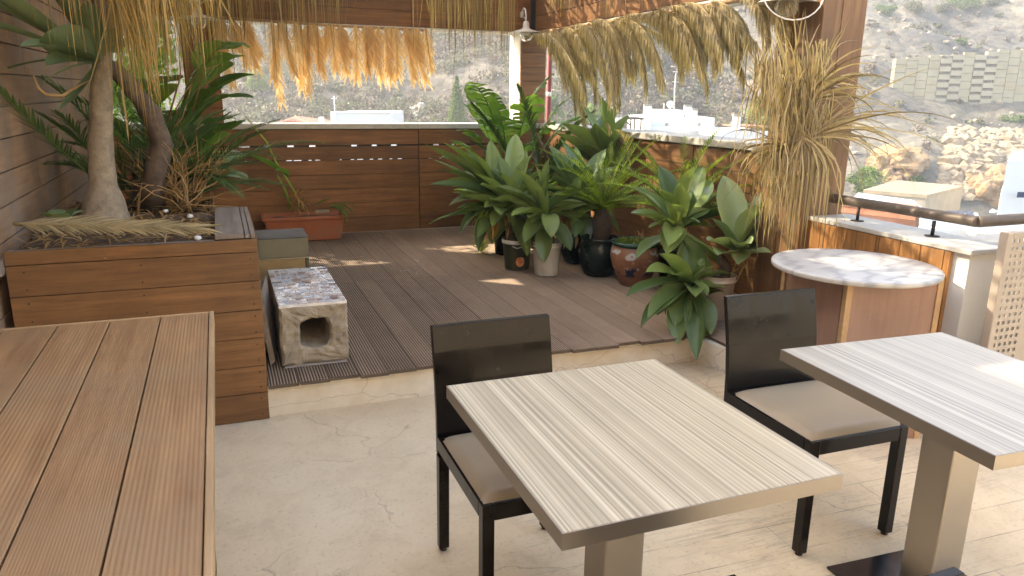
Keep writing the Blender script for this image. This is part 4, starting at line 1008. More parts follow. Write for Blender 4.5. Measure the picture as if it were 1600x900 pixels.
# filler palm-ish greenery behind B (px 740-800, 210-300)
A2 = V((2.30,6.05,DK))
tA = pot('potted_palm', 'low bright-green shrubby palm behind the printed bucket', A2.x, A2.y, bucket(.24,.10,.12), W['glaze'], .105, .21)
m = MB(); b0 = A2+V((0,0,.22))
for i in range(22):
    az = i*2.399; e = R(U(40,85)); d = V((math.cos(az)*math.cos(e), math.sin(az)*math.cos(e), math.sin(e)))
    frond(m, b0, d, U(.55,.95), U(.6,1.3), 26, .15, .024, 50, .5, .3, 3, .005, 12)
m.build('foliage', W['strel'], tA)
# G painted chinese pot
G0 = at(1008,452,z=DK); G0.y += .17
big = [(0,0),(.10,0),(.105,.008),(.13,.06),(.165,.14),(.182,.21),(.183,.25),(.172,.285),(.162,.30),(.176,.308),(.180,.318),(.176,.330),(.165,.333),(.152,.325),(.15,.29),(0,.29)]
tG = pot('potted_succulents', 'painted orange ceramic pot with green rim holding small succulents', G0.x, G0.y, big[:9]+big[13:], W['pot'], .15, .30)
m = MB(); m.lathe([(.163,.298),(.177,.306),(.182,.318),(.177,.331),(.165,.334),(.152,.326)], (G0.x,G0.y,DK), 48); m.build('rim', W['glaze_g'] if 'glaze_g' in W else simple('green_rim_glaze', (.03,.085,.06), .2, 0, .2, 8), tG)
m = MB()
for i in range(170):
    a = U(0,6.3); r_ = .145*math.sqrt(U(0,1)); q = (G0.x+r_*math.cos(a), G0.y+r_*math.sin(a), DK+.305)
    for k in range(3): az = U(0,6.3); blade(m, q, V((math.cos(az)*.6,math.sin(az)*.6,1)), U(.02,.05), .016, .4, .3, 3, prof_ell)
m.build('foliage', W['cycad'], tG)
m = MB(); 
for i in range(8): a = U(0,6.3); q = V((G0.x+.08*math.cos(a), G0.y+.08*math.sin(a), DK+.3)); m.tube([q, q+V((U(-.08,.08),U(-.08,.08),U(.06,.13)))], [.003,.002], 5)
m.build('stem', W['deadleaf'], tG)
# H pale pots near the step with two rosettes
H0 = at(1122,503,z=DK); H0.y += .11
H0 = V((2.87,3.80,DK))
tH = pot('potted_agave', 'large pale green agave in the cream pot nearest the dark chair', H0.x, H0.y, bucket(.285,.088,.118), simple('cream_pot', (.62,.52,.40), .5, 0, .1, 5, .1, dirt=(.5,.4,.27), dsc=6), .105, .25)
stems(tH, (H0.x,H0.y,DK+.24), 2, .18, .026)
m = MB(); cH = tp(1152,392,H0.y)
aim(m, cH, H0.y, [(1170,380,-.25),(1215,318,.1),(1135,385,-.2),(1190,385,-.2),(1155,345,.2),(1195,305,0),(1225,342,.0),(1208,370,-.05),(1160,318,.1),(1125,340,0),(1120,372,-.1),(1175,330,-.1),(1205,395,.05),(1140,300,.15),(1185,345,.15),(1150,405,-.2)], w=.13, dr=.3)
m.build('foliage', W['agave_g'], tH)
dead(tH, [(tp(1140+U(-12,40),U(400,420),H0.y-.05), V((U(-.4,.9),U(-.4,0),U(-.8,.0))), U(.1,.2), .02) for i in range(8)])
# I drooping agave hanging over the step, white pot behind
I0 = V((2.70,3.84,DK))
tI = pot('potted_agave', 'agave drooping over the step edge in front of the painted pot', I0.x, I0.y, bucket(.24,.08,.10), W['white'], .09, .2)
m = MB(); cI = tp(1078,442,I0.y-.08); cI2 = tp(1058,352,I0.y+.15)
bumptrunk(m, [V((I0.x,I0.y,DK+.18)), V((I0.x-.01,I0.y-.02,DK+.30)), cI], [.03,.026,.02], 9, .3); bumptrunk(m, [V((I0.x,I0.y,DK+.18)), cI2], [.03,.02], 9, .3); m.build('stem', W['dbark'], tI)
m = MB()
aim(m, cI, I0.y-.08, [(1060,420,-.2),(1090,400,.05),(1118,440,-.05),(1040,470,-.15),(1070,505,-.22),(1005,455,-.1),(1022,488,-.15),(1086,538,-.36),(1110,500,-.28),(1130,470,.0),(1050,395,-.1),(1075,378,.1),(1105,410,-.1),(1025,420,-.1),(1100,460,-.2),(1060,490,-.15)], w=.10, dr=.35)
aim(m, cI2, I0.y+.15, [(1120,400,-.1),(1100,420,-.15),(1130,330,.1),(1055,320,-.2),(1085,275,.1),(1110,350,.1),(1045,385,-.2),(1000,322,0),(1015,295,.1),(1045,275,.1),(1075,300,.1),(1098,325,0),(1028,350,-.1),(1010,380,-.1),(1062,290,-.1),(1085,350,-.15),(1040,310,-.1),(1120,300,.2)], w=.115, dr=.3)
m.build('foliage', W['agave'], tI)
dead(tI, [(tp(1045+U(-3,30),U(440,460),I0.y-.1), V((U(-.4,.4),U(-.4,0),-1)), U(.12,.2), .03) for i in range(6)])
# J cycad behind H
J0 = V((3.06,4.55,DK))
tJ = pot('potted_cycad', 'shaded cycad against the right parapet, left of the timber post', J0.x, J0.y, bucket(.3,.11,.14), W['glaze'], .12, .27)
m = MB(); cJ = V((J0.x-.02,J0.y,DK+.52)); m.tube([(J0.x,J0.y,DK+.26), cJ], [.07,.06], 12); m.build('stem', W['dbark'], tJ)
m = MB()
for i in range(30):
    az = i*2.399; e = R(82-60*i/29); d = V((math.cos(az)*math.cos(e), math.sin(az)*math.cos(e), math.sin(e)))
    frond(m, cJ, d, U(.5,.7), U(.5,1.), 30, .11, .011, 62, .1, .12, 2, .005, 28)
m.build('foliage', W['cycad'], tJ)
# little weed growing through the deck
q = at(752,396,z=DK)
m = MB()
for i in range(90): a = U(0,6.3); blade(m, q+V((U(-.04,.04),U(-.04,.04),U(0,.12))), V((math.cos(a),math.sin(a),U(.1,1.5))), U(.05,.12), .016, U(.4,1.4), .3, 4, prof_ell)
m.build('weed_tuft', W['weed'], label='bright yellow-green weed growing through the deck boards', cat='weed', origin=tuple(q))
# ================================================================== hanging fronds
g1 = 'orange dried palm fronds hanging under the far beam'
hang = [(352,92,11),(345,140,10),(388,108,9),(430,165,12),(448,118,14),(470,142,13),(484,150,13),(500,112,14),(520,112,13),(540,118,12),(560,128,13),(578,118,12),(590,128,12),(605,130,13),(622,122,14),(640,128,12),(655,132,14)]
HL = {0:'leftmost hanging orange frond, half behind the straw fringe'}
descr = ['slim orange frond hanging leftmost beside the timber post','long slim orange frond just right of the leftmost one','short isolated orange frond with gaps on both sides','longest orange frond, first of the dense row from the left','wide orange frond second in the dense row','orange frond third in the dense row','long dark-tipped orange frond, fourth in the dense row','orange frond fifth in the dense row','orange frond sixth in the dense row','orange frond seventh in the dense row','orange frond eighth in the dense row','orange frond ninth in the dense row','orange frond tenth in the dense row, middle right','orange frond eleventh in the dense row','orange frond twelfth in the dense row','orange frond second from the right end of the far beam','rightmost orange frond at the end of the far beam']
random.seed(9)
for i, (px, py, w_) in enumerate(hang):
    m = MB(); y = 7.40-U(0,.06); top = tp(px-U(2,10), 44, y); top.z = 2.15; e = tp(px+U(0,6), py, y); ln = (top-e).length
    d = (e-top)
    sv = (RT0+V((FW.x,FW.y,0))*U(-.4,.4)).normalized()
    frond(m, top, d, ln*.95, .0, 44, .25, .012, 36, .10, .0, 3, .006, 0, .25, .85, axbend=(U(-.15,.25),U(-.1,.1),0), sidev=sv, wob=.06)
    frond(m, top+V((.06+U(-.08,.08),.03,0)), d+V((U(-.15,.15),0,0)), ln*U(.55,.8), .0, 34, .22, .012, 36, .10, .0, 3, .006, 0, .25, .85, sidev=sv, wob=.06)
    m.build('hanging_frond', W['dryback'], label=descr[i], cat='palm frond', group=g1, origin=tuple(top))
m = MB()
for px, py in ((750,108),(772,118),(660,60),(795,70)):
    top = tp(px,62,7.3); blade(m, top, V((.02,0,-1)), (py-62)/145, .05, .2, .5, 6, prof_strap)
# right beam fronds: arch towards the camera and hang
g2 = 'brown fronds arching from the right beam'
rf_ = [(7.3,1.75,.52),(7.05,1.15,.35),(6.55,.95,.40),(6.2,1.05,.42),(5.85,.95,.45),(5.5,.85,.42),(5.2,.8,.55),(4.95,.9,.40),(4.65,.75,.36),(4.4,.7,.42),(3.95,.5,.40),(5.7,.7,.36),(6.8,1.1,.46),(4.8,.75,.48)]
d2 = ['longest brown frond, arching out of the far corner with a long pointed tip','brown frond just behind the longest one at the far corner','brown frond third from the far corner along the right beam','brown frond fourth from the far corner along the right beam','brown frond fifth from the far corner along the right beam','brown frond hanging near the middle of the right beam','brown frond with straight hanging tip above the white rooftop mast','brown frond just nearer than the straight hanging one','brown frond third from the near post on the right beam','brown frond second from the near post on the right beam','brown frond nearest the post on the right beam','shorter brown frond above the middle of the right beam','brown frond second from the far corner along the right beam','brown frond fourth from the near post on the right beam']
for i, (yr, ln, drop) in enumerate(rf_):
    m = MB(); top = V((3.04+U(-.03,.03), yr, 2.13))
    near = yr < 5.6
    for k in range(5):
        dd = V((U(-.16,.08), -1, U(.05,.35)-.10*k)); l2 = ln*U(.75,1.12)
        dr_ = U(.75,1.15) if i == 0 else (U(.5,1.2) if near else U(.85,1.35))
        frond(m, top+V((U(-.06,.06),U(-.12,.12),U(-.02,.02))), dd, l2, dr_, 66, .27, .0115, 26, U(.9,1.5), .0, 4, .006, -10, .25, .8, wob=.07)
    m.build('arching_frond', W['dry'], label=d2[i], cat='palm frond', group=g2, origin=tuple(top))
# ------------------------------------------------ dried fan leaves on the near post
g3 = 'dried fan palm leaves tied to the near post'
q0 = tp(1236,226,3.3)
cx = RT0; upz = V((0,0,1)); back = V((-FW.x,-FW.y,0)).normalized()
fans = [
 ('upright dried fan leaf in the middle of the post bundle', tp(1240,232,3.30), upz-cx*.05, back, 30, .60, .030, 34, .15, .10),
 ('dried fan leaf sweeping far out to the right of the post', tp(1262,215,3.25), upz*.45+cx*1.0, back, 30, .66, .015, 44, .9, .5),
 ('dried fan leaf leaning left of the post towards the arching fronds', tp(1232,225,3.32), upz*.85-cx*.18, back, 26, .50, .020, 36, .4, .2),
 ('drooping lower fan leaf whose ribbons hang over the marble table', tp(1256,212,3.22), upz*-.45+cx*.15, back, 60, .60, .014, 110, 1.8, .6),
 ('ragged fan leaf hanging left of the post over the pale agave', tp(1225,232,3.32), upz*-.15-cx*.5, back, 50, .42, .013, 130, 2.0, .6),
 ('top fan leaf of the bundle, its tips spread against the post boards', tp(1262,160,3.3), upz*1+cx*.3, back, 44, .45, .018, 100, 1.1, .6)]
for (lb, b0, d, nrm, n, ln, w_, spd, dr, cup) in fans:
    t = thing('dried_fan_leaf', lb, 'palm leaf', tuple(b0), g3)
    m = MB(); fan(m, b0, d, nrm, n, ln, w_, spd, dr, .35, 9, cup, .24 if dr > 1.5 else .11); m.build('leaflets', W['straw'], t)
    m = MB(); m.tube([V(b0)-V(d).normalized()*.12+V((0,.03,0)), b0], [.012,.009], 6); m.build('leaf_stalk', W['straw'], t)
m = MB()
for k in range(34):
    px = U(1188,1292); py = U(60,285)
    strands(m, tp(px-14,py,3.3-U(0,.12)), tp(px+14,py,3.3-U(0,.12)), 13, U(.24,.50)*(1.2 if 1215 < px < 1270 else .9), .008, .035, (U(-.2,.2),0,0), .38, 9, .24)
for i in range(16):
    b0 = tp(1205+U(-10,10),170+U(-30,40),3.3); e_ = tp(1115+U(-10,60),170+U(-35,60),3.6); blade(m, b0, (e_-b0)+V((0,0,.15)), U(.25,.42), .006, U(.9,1.8), .4, 8, prof_strap)
for i in range(26):
    b0 = tp(1300+U(-20,20),160+U(-50,60),3.2); e_ = tp(1420+U(-50,10),110+U(-55,60),3.2); blade(m, b0, (e_-b0)+V((0,0,.05)), U(.25,.46), .007, U(.3,1.5), .4, 8, prof_strap)
m.build('straw_ribbons', W['straw'], label='loose straw ribbons hanging down in front of the near post', cat='straw', kind='stuff')
# ================================================================== lamps
def lamp(label, plate, drop, scale=1., side=V((-1,0,0)), loop=False):
    t = thing('wall_lamp', label, 'lamp', tuple(plate), 'white gooseneck wall lamps')
    P_ = V(plate); D_ = V(drop); up = V((0,0,.08))
    m = MB(); m.tube([P_, P_+side*.02], [.035,.03], 14); m.build('wall_plate', W['white'], t)
    mid = [P_+side*.02, P_.lerp(D_,.3)+up*1.0, P_.lerp(D_,.7)+up*1.15, D_+V((0,0,.05)), D_]
    m = MB(); m.tube(mid, .008, 8); m.tube([P_+V((0,0,-.03)), P_.lerp(D_,.55)+V((0,0,.01)), D_+V((0,0,.0))], .004, 6); m.build('arm', W['white'], t)
    m = MB(); m.lathe([(.022,0),(.03,-.02),(.032,-.06),(.045,-.075),(.155,-.105),(.160,-.110),(.155,-.112),(.045,-.085)], D_, 36); m.build('shade', W['white'], t)
    m = MB(); m.lathe([(.045,-.085),(.062,-.11),(.066,-.14),(.055,-.17),(.03,-.19),(0,-.195)], D_, 24); m.build('globe', W['glass'], t)
    return t
pc_ = at(843,34,x=3.09)
lamp('small white gooseneck lamp at the far corner under the beams', (2.975,7.44,2.33), at(822,33,y=7.25))
lamp('white lamp half hidden behind the drooping leaves at the upper left', (.12,7.44,2.35), at(308,8,y=7.2), side=V((0,-1,0)))
lb_ = at(1233,-26,y=3.55)
tl = lamp('large lamp at the top edge beside the near post, with a white cable loop', (3.1,3.62,2.22), V((lb_.x,lb_.y,2.17)), side=V((-1,0,0)))
m = MB(); cc = at(1240,-12,y=3.45); pts = []
for k in range(25): a = 2*math.pi*k/24; pts.append(cc+RT0*.165*math.cos(a)+V((0,0,1))*.15*math.sin(a)*.95+V((0,.02*math.sin(a),0)))
m.tube(pts, .0042, 6, cap=False); m.build('cable', W['white'], tl)
# red pole outside
pr_ = at(858,120,y=8.3); t = thing('red_pole', 'rust-red pole standing behind the far corner post', 'pole', (pr_.x,8.3,0))
MB().tube([(pr_.x,8.3,-1),(pr_.x-.0,8.3,2.6)], .03, 12).build('shaft', W['redpole'], t); MB().tube([(pr_.x,8.3,1.53),(pr_.x,8.3,1.58)], .0315, 12).build('collar', W['pale'], t)
MB().box(2.9,3.7,8.1,8.5,-1.2,-1.0).build('outer_ledge', W['plaster'], label='plain ledge outside the wall that carries the red pole', cat='ledge', origin=(3.3,8.3,-1.2))

# ================================================================== FAR GROUND
Fh = V((math.sin(YAW), math.cos(YAW), 0)); Rh = V((math.cos(YAW), -math.sin(YAW), 0))
def hz(s, t):
    e = 50-6*math.exp(-((t-28)/16)**2)
    b_ = -9.2 if s < e else -9.2+(s-e)*.46
    # right-hand spur with terraces, gully between
    g = 3.0*math.exp(-((t-17-(s-60)*.10)/5)**2)*min(1, max(0, (s-e)/10))
    k = noise.fractal(V((s*.05, t*.05, 1.7)), 1.0, 2.0, 5)
    k2 = noise.fractal(V((s*.28, t*.28, 7.7)), .9, 2.1, 4)
    f = min(1, max(0, (s-e+6)/14))
    return b_-g*.9+f*(k*2.2+k2*.55)
m = MB(); vs = []; ns, ntt = 190, 240
S0, S1, T0, TT1 = 9., 230., -120., 150.
ss = [S0+(S1-S0)*(i/ns)**1.25 for i in range(ns+1)]
for i in range(ns+1):
    for j in range(ntt+1):
        t = T0+(TT1-T0)*j/ntt; s = ss[i]; p = Fh*s+Rh*t; vs.append((p.x, p.y, hz(s, t)))
m.add(vs, [(i*(ntt+1)+j, i*(ntt+1)+j+1, (i+1)*(ntt+1)+j+1, (i+1)*(ntt+1)+j) for i in range(ns) for j in range(ntt)], True)
m.build('hillside', W['hill'], kind='structure')
m = MB(); m.add([(-158,-10,-9.6),(258,-10,-9.6),(258,328,-9.6),(-158,328,-9.6)], [(0,1,2,3)]); m.build('ground', simple('valley_soil', (.30,.27,.22), .95, 0, .3, .05, 0), kind='structure')
def hillpt(px, py, smin=45, smax=220):
    r = ray(px, py); o = V((0,0,CH)); k = smin
    while k < smax:
        p = o+r*(k/ (r.dot(Fh))); s = p.dot(Fh); t = p.dot(Rh)
        if p.z < hz(s, t): return p
        k += .5
    return None
# leaf clouds (numpy)
def cloud(centres, radii, per, q, flat=.75, shell=.55, mat=None, name='scrub', zsq=None, **kw):
    C_ = np.repeat(np.array(centres, float), per, axis=0); Rr = np.repeat(np.array(radii, float), per); n = len(C_)
    d = rng.normal(size=(n,3)); d /= np.linalg.norm(d, axis=1)[:,None]; r = rng.uniform(shell, 1, n)**1.
    lob = 1+.28*np.sin(d[:,0]*5+C_[:,0]*3)*np.sin(d[:,1]*6+C_[:,1]*2)+.18*np.sin(d[:,2]*9+C_[:,0])
    P_ = C_+d*(r*Rr*lob)[:,None]*np.array([1,1,flat])
    a = rng.normal(size=(n,3)); a /= np.linalg.norm(a, axis=1)[:,None]; b_ = np.cross(a, rng.normal(size=(n,3))); b_ /= np.linalg.norm(b_, axis=1)[:,None]
    qs = (q*rng.uniform(.5,1.4,n)*np.clip(Rr,.5,3)**.3)[:,None]; a = a*qs; b_ = b_*qs*.55
    vs = np.stack([P_-a, P_+b_, P_+a*1.1, P_-b_], 1).reshape(-1,3)
    if zsq is not None: pass
    me = bpy.data.meshes.new(name); o0 = vs.mean(0) if 'parent' not in kw else np.array(kw['parent']['_o']); o0 = np.array([o0[0], o0[1], vs[:,2].min()]) if 'parent' not in kw else o0
    vs = vs-o0
    me.vertices.add(len(vs)); me.vertices.foreach_set('co', vs.astype(np.float32).ravel())
    me.loops.add(n*4); me.loops.foreach_set('vertex_index', np.arange(n*4, dtype=np.int32)); me.polygons.add(n)
    me.polygons.foreach_set('loop_start', np.arange(0,n*4,4, dtype=np.int32)); me.update(calc_edges=True)
    me.materials.append(mat); o = bpy.data.objects.new(name, me); COL.objects.link(o)
    if 'parent' in kw: o.parent = kw['parent']; o['_o'] = tuple(kw['parent']['_o'])
    else: o.location = o0
    for k in ('label','kind','group'):
        if k in kw: o[k] = kw[k]
    if 'cat' in kw: o['category'] = kw['cat']
    return o
random.seed(3)
# scrub mass
cs = []; rs = []
for i in range(15000):
    s = U(53, 118); t = U(-62, 62)
    dens = .72+1.1*noise.noise(V((s*.06,t*.06,3)))
    right = min(1, max(0, (t-17)/7))
    if U(0,1) > dens*(1-.95*right)+.12*(1-right)+.02: continue
    r = U(.3, 1.15)*(1 if right < .5 else .6); p = Fh*s+Rh*t; cs.append((p.x,p.y,hz(s,t)+r*.4)); rs.append(r)
cloud(cs[::2], rs[::2], 64, .16, .8, .45, W['drybush'], 'dry_scrub', label='brown leafless scrub between the green bushes on the far hillside', kind='stuff', cat='scrub')
cloud(cs[1::2], rs[1::2], 64, .16, .8, .45, W['farleaf'], 'hill_scrub', label='grey-green dry scrub covering the far hillside', kind='stuff', cat='scrub')
# loose rocks mass
def rock(mb, c, r, sub=1, seed=0, sq=(1,1,.75)):
    import bmesh
    bm = bmesh.new(); bmesh.ops.create_icosphere(bm, subdivisions=sub, radius=1)
    o = []; a = U(0,6.3); ca_, sa = math.cos(a), math.sin(a)
    for v in bm.verts:
        k = 1+.5*noise.noise(v.co*1.3+V((seed,seed*2,0)))+.2*noise.noise(v.co*3.5+V((seed,0,0)))+(.10*noise.noise(v.co*9) if sub > 2 else 0)
        x, y, z = v.co.x*k*sq[0]*r, v.co.y*k*sq[1]*r, v.co.z*k*sq[2]*r; o.append((c[0]+x*ca_-y*sa, c[1]+x*sa+y*ca_, c[2]+z))
    fs = [tuple(v.index for v in f.verts) for f in bm.faces]; bm.free(); mb.add(o, fs)
m = MB()
for i in range(1500):
    s = U(48, 130); t = U(-50, 60); p = Fh*s+Rh*t; r = U(.2,.75) if t < 18 else U(.12,.4)
    if noise.noise(V((s*.08,t*.08,9))) < -.05: continue
    rock(m, (p.x,p.y,hz(s,t)+r*.1), r, 1, i, (U(.8,1.3),1,U(.5,.9)))
m.build('hill_rocks', W['rock'], label='loose pale rocks lying all over the far hillside', cat='rocks', kind='stuff')
m = MB(); rip = MB()
for i in range(900):
    px = U(1462, 1610); py = U(205, 312)
    if px < 1475+(250-py)*.25: continue
    p = hillpt(px, py)
    if p: r = U(.22,.62); rock(rip, (p.x,p.y,p.z+r*.15), r, 1, i, (U(.9,1.5),1,U(.6,.9)))
rip.build('rubble_slope', simple('ochre_rubble', (.36,.275,.18), .9, 0, .35, 1.5, .4), label='slope of tumbled ochre stones below the retaining wall', cat='rubble', kind='stuff')
for (px, py, r, sq, lb) in ((1400,252,1.45,(1.3,1,.8),'big orange boulder in the middle of the group below the grey scree'),(1375,262,1.0,(1,1,1.),'pale boulder at the left of the group below the grey scree'),(1433,262,.7,(.8,1,1.3),'small upright boulder right of the boulder group'),(1388,280,.85,(1.1,1,.8),'low boulder beneath the boulder group'),(1415,275,.8,(1.1,1,.9),'round boulder under the big orange one'),(1545,303,1.75,(1.1,1,1.1),'massive brown boulder beside the white building at the right'),(1525,300,1.1,(1,1,1),'yellowish boulder leaning on the massive brown boulder'),(658,178,.95,(1,1,.9),'rounded boulder on the hillside left of the cypress')):
    p = hillpt(px, py); 
    if p is None: continue
    m = MB(); rock(m, (p.x,p.y,p.z), r, 4, px, sq); m.build('boulder', simple('boulder_stone_%d' % px, (.33,.21,.11) if px > 700 else (.38,.33,.28), .9, 0, .3, .7, .6, dirt=(.36,.29,.20), dsc=.7), label=lb, cat='boulder', group='boulders on the far slope', origin=(p.x,p.y,p.z-r*.7))
# retaining wall, stepped blocks
rwp = hillpt(1500,150) or at(1500,150,d=75); dist = rwp.dot(Fh)
rt = thing('retaining_wall', 'pale block retaining wall on the slope at the upper right', 'wall', tuple(rwp), None)
dW = dist*.95
wa = at(1395,122,d=dW); wb2 = at(1760,150,d=dW-1.5); zlo = rwp.z-2.5; zhi = at(1560,78,d=dW).z
u_ = V((wb2.x-wa.x, wb2.y-wa.y, 0)).normalized(); nW = V((u_.y,-u_.x,0)); 
if nW.dot(Fh) > 0: nW = -nW
Lw = V((wb2.x-wa.x, wb2.y-wa.y, 0)).length
m = MB(); m2 = MB(); cw = .98; chh = .70; nc = int(Lw/cw)
for i in range(nc):
    for j in range(10):
        o = wa+u_*(cw*(i+.5)); z = zlo+.3+chh*(j+(.5 if i % 2 else 0)); ztop = zhi-.9*max(0,1-i*cw/9)
        if z > ztop-.25: continue
        he = min(chh, ztop-z)
        out = .0
        pr2 = (i in (4,5) or i in (7,8) ) and (j+i) % 1 == 0
        (m2 if pr2 else m).obox((o.x,o.y,z+he/2), u_*(cw/2-.02), nW*(.16 if not pr2 else .26), V((0,0,max(.05,he/2-(.02 if not pr2 else .13)))))
m.build('face_blocks', simple('pale_concrete_block', (.42,.37,.25), .9, 0, .12, .6, .2, dirt=(.40,.30,.18), dsc=.5), rt)
m2.build('projecting_blocks', simple('projecting_block', (.43,.38,.27), .9, 0, .15, .6, .2), rt)
m = MB(); cw2 = wa.lerp(wb2,.5); m.obox((cw2.x-nW.x*.3,cw2.y-nW.y*.3,(zlo+zhi-1)/2), u_*(Lw/2), nW*.25, V((0,0,(zhi-zlo-1)/2))); m.build('wall_core', W['shed'], rt)
# ------------------------------------------------ trees beyond
def pine(name, label, px, pb, ptop, hw, s, mat, kind='round', group='trees beyond the terrace'):
    b_ = at(px, pb, d=s); tpz = at(px, ptop, d=s); h = tpz.z-b_.z; r = hw/FPX*s
    t = thing(name, label, 'tree', (b_.x,b_.y,b_.z-2), group)
    m = MB(); bumptrunk(m, [V((b_.x,b_.y,b_.z-2)), V((b_.x,b_.y,b_.z+h*.4)), V((b_.x,b_.y,b_.z+h*.85))], [.18,.13,.04], 8, .2)
    for k in range(6): a = k*2.4; m.tube([V((b_.x,b_.y,b_.z+h*(.2+k*.08))), V((b_.x+math.cos(a)*r*.6,b_.y+math.sin(a)*r*.6,b_.z+h*(.35+k*.09)))], [.06,.02], 5)
    m.build('trunk', W['dbark'], t)
    c_ = []; rr = []
    if kind == 'cone':
        for k in range(60):
            f = k/59; w_ = r*(1-f)**.8*1.0; a = k*2.4; c_.append((b_.x+math.cos(a)*w_*.5, b_.y+math.sin(a)*w_*.5, b_.z+h*f*.97)); rr.append(max(.10, w_*.55))
    else:
        for k in range(34):
            a = U(0,6.3); f = U(0,1); w_ = r*math.sin(math.pi*(f*.8+.15)); q = U(.2,.85)
            c_.append((b_.x+math.cos(a)*w_*q, b_.y+math.sin(a)*w_*q, b_.z+h*(f*.9+.05))); rr.append(r*U(.2,.42))
    cloud(c_, rr, 170, .085 if kind == 'cone' else .09, .75, .3, mat, 'crown', parent=t)
pine('cypress', 'narrow cone-shaped green cypress in the middle of the far hillside', 714, 200, 118, 20, 55, W['fardark'], 'cone')
pine('pine_tree', 'round bright-green pine right of the red pole', 920, 205, 163, 26, 52, W['fargreen'])
pine('pine_tree', 'yellow-green pine just left of the near post, behind the white chimney', 1188, 212, 152, 34, 48, W['fargreen'])
pine('pine_tree', 'dark green pine between the red pole and the hanging frond tip', 862, 215, 148, 26, 58, W['fardark'])
pine('pine_tree', 'green bush-like tree seen past the leftmost hanging fronds', 405, 140, 105, 22, 70, W['fargreen'])
pine('pine_tree', 'low green tree right of the near post above the concrete shed', 1352, 305, 262, 34, 47, W['fargreen'])
pine('pine_tree', 'tall pine high on the slope right of the corner post', 862, 110, 68, 18, 85, W['fargreen'])
pine('pine_tree', 'sparse pine behind the mast on the white rooftop', 1130, 150, 85, 26, 80, W['fardark'])
pine('pine_tree', 'dark pine on the slope above the round bright-green pine', 985, 130, 60, 30, 85, W['fardark'])
k = 0
for (px, py, r, lb) in ((1380,22,1.4,'dark shrub at the top of the slope just right of the near post'),(1428,20,1.7,'wide shrub second from the post along the upper slope'),(1470,17,1.2,'low shrub third from the post along the upper slope'),(1508,14,2.0,'biggest shrub on the crest of the upper slope'),(1550,8,1.3,'shrub near the top right corner'),(1465,42,.55,'tiny shrub alone on the pale slope above the wall'),(1500,68,.6,'small shrub close above the retaining wall'),(1490,150,.9,'shrub growing at the foot of the retaining wall'),(1545,147,.9,'second shrub along the foot of the retaining wall'),(1585,192,1.,'green shrub at the right edge below the retaining wall'),(1585,150,.8,'shrub at the foot of the retaining wall by the right edge'),(1440,150,.8,'brown shrub at the left end of the retaining wall foot'),(1425,288,.7,'green shrub between the boulders and the concrete shed')):
    p = hillpt(px, py)
    if p is None: continue
    n_ = 7; c_ = [(p.x+U(-.6,.6)*r, p.y+U(-.6,.6)*r, p.z+U(.0,.6)*r) for _ in range(n_)]
    cloud(c_, [r*U(.4,.7) for _ in range(n_)], 330, .10, .7, .3, W['farleaf'] if k % 3 else W['fardark'], 'shrub', label=lb, cat='shrub', group='shrubs on the right-hand slope'); k += 1
cloud([(-.9+U(-.7,.45), 8.15+U(-.2,.3), 1.2+U(-.6,1.5)) for _ in range(40)], [U(.22,.4) for _ in range(40)], 130, .05, .9, .2, W['strel'], 'shrub', label='added leafy shrub outside the far left corner, blocking sun from the deck', cat='shrub')  # added here to block sun patches on the left of the deck
# ------------------------------------------------ houses
def camU(d): return V((ray(800,450).x,ray(800,450).y,0)).normalized()
def bld(mb, px0, px1, ptop, pbot, s, depth, skew=0, zlow=None):
    """box with front face facing the camera: left/right pixel, top pixel at mid, extends down"""
    a = at(px0, ptop, d=s); b_ = at(px1, ptop, d=s*(1+skew)); z1 = (a.z+b_.z)/2; z0 = at((px0+px1)/2, pbot, d=s).z if zlow is None else zlow
    rr_ = ray((px0 if px0 > 1300 else 800), 400); dp = V((rr_.x,rr_.y,0)).normalized()*depth
    mb.hexa([(a.x,a.y,z0),(b_.x,b_.y,z0),(b_.x+dp.x,b_.y+dp.y,z0),(a.x+dp.x,a.y+dp.y,z0),(a.x,a.y,z1),(b_.x,b_.y,z1),(b_.x+dp.x,b_.y+dp.y,z1),(a.x+dp.x,a.y+dp.y,z1)])
    return a, b_, z1
sW = 45.
a, b_, z1 = bld(MB(), 1019,1115,184,215,sW,6)
h1 = thing('white_house', 'white rooftop house with mast and chimneys beyond the right parapet', 'house', (a.x,a.y,-9.6))
m = MB(); bld(m, 1019,1117,184,0,sW,7,.03,-9.6); m.build('wall', W['housewhite'], h1)
m = MB(); bld(m, 1006,1018.6,184,0,sW-.5,6.5,0,-9.6); m.build('side_wall', W['housewhite'], h1)
m = MB(); bld(m, 1018,1118,197,204,sW-.12,.1); m.build('ledge', simple('blue_grey_band', (.62,.66,.70), .8), h1)
m = MB(); bld(m, 1030,1069,172,184,sW+1,3); m.build('stair_box', W['housewhite'], h1)
for (x0,x1,t_,s_) in ((1007.5,1018.5,163,sW-.3),(1071,1081.5,164,sW+1.5),(1083,1090,170,sW+1)):
    m = MB(); bld(m, x0,x1,t_+3,190,s_,.45); f = m.build('chimney', W['housewhite'], h1)
    m = MB(); bld(m, x0-.4,x1+.4,t_,t_+2.6,s_-.02,.5); m.build('chimney_cap', W['shed'], f)
for px in (1042,1092): q = at(px,194.5,d=sW-.06); m = MB(); m.tube([q, q+V((FW.x,FW.y,0))*-.06], [.11,.09], 12); m.build('round_vent', W['shed'], h1)
m = MB(); q = at(1053,172,d=sW+2); tq = at(1057,102,d=sW+2); m.tube([q,(q+tq)/2+V((-.03,0,0)),tq], [.05,.04,.03], 6)
for (py, w_) in ((104,.35),(112,.2),(128,.22)):
    f = (172-py)/70; c_ = q.lerp(tq, f); m.tube([c_-Rh*w_, c_+Rh*w_], .02, 5)
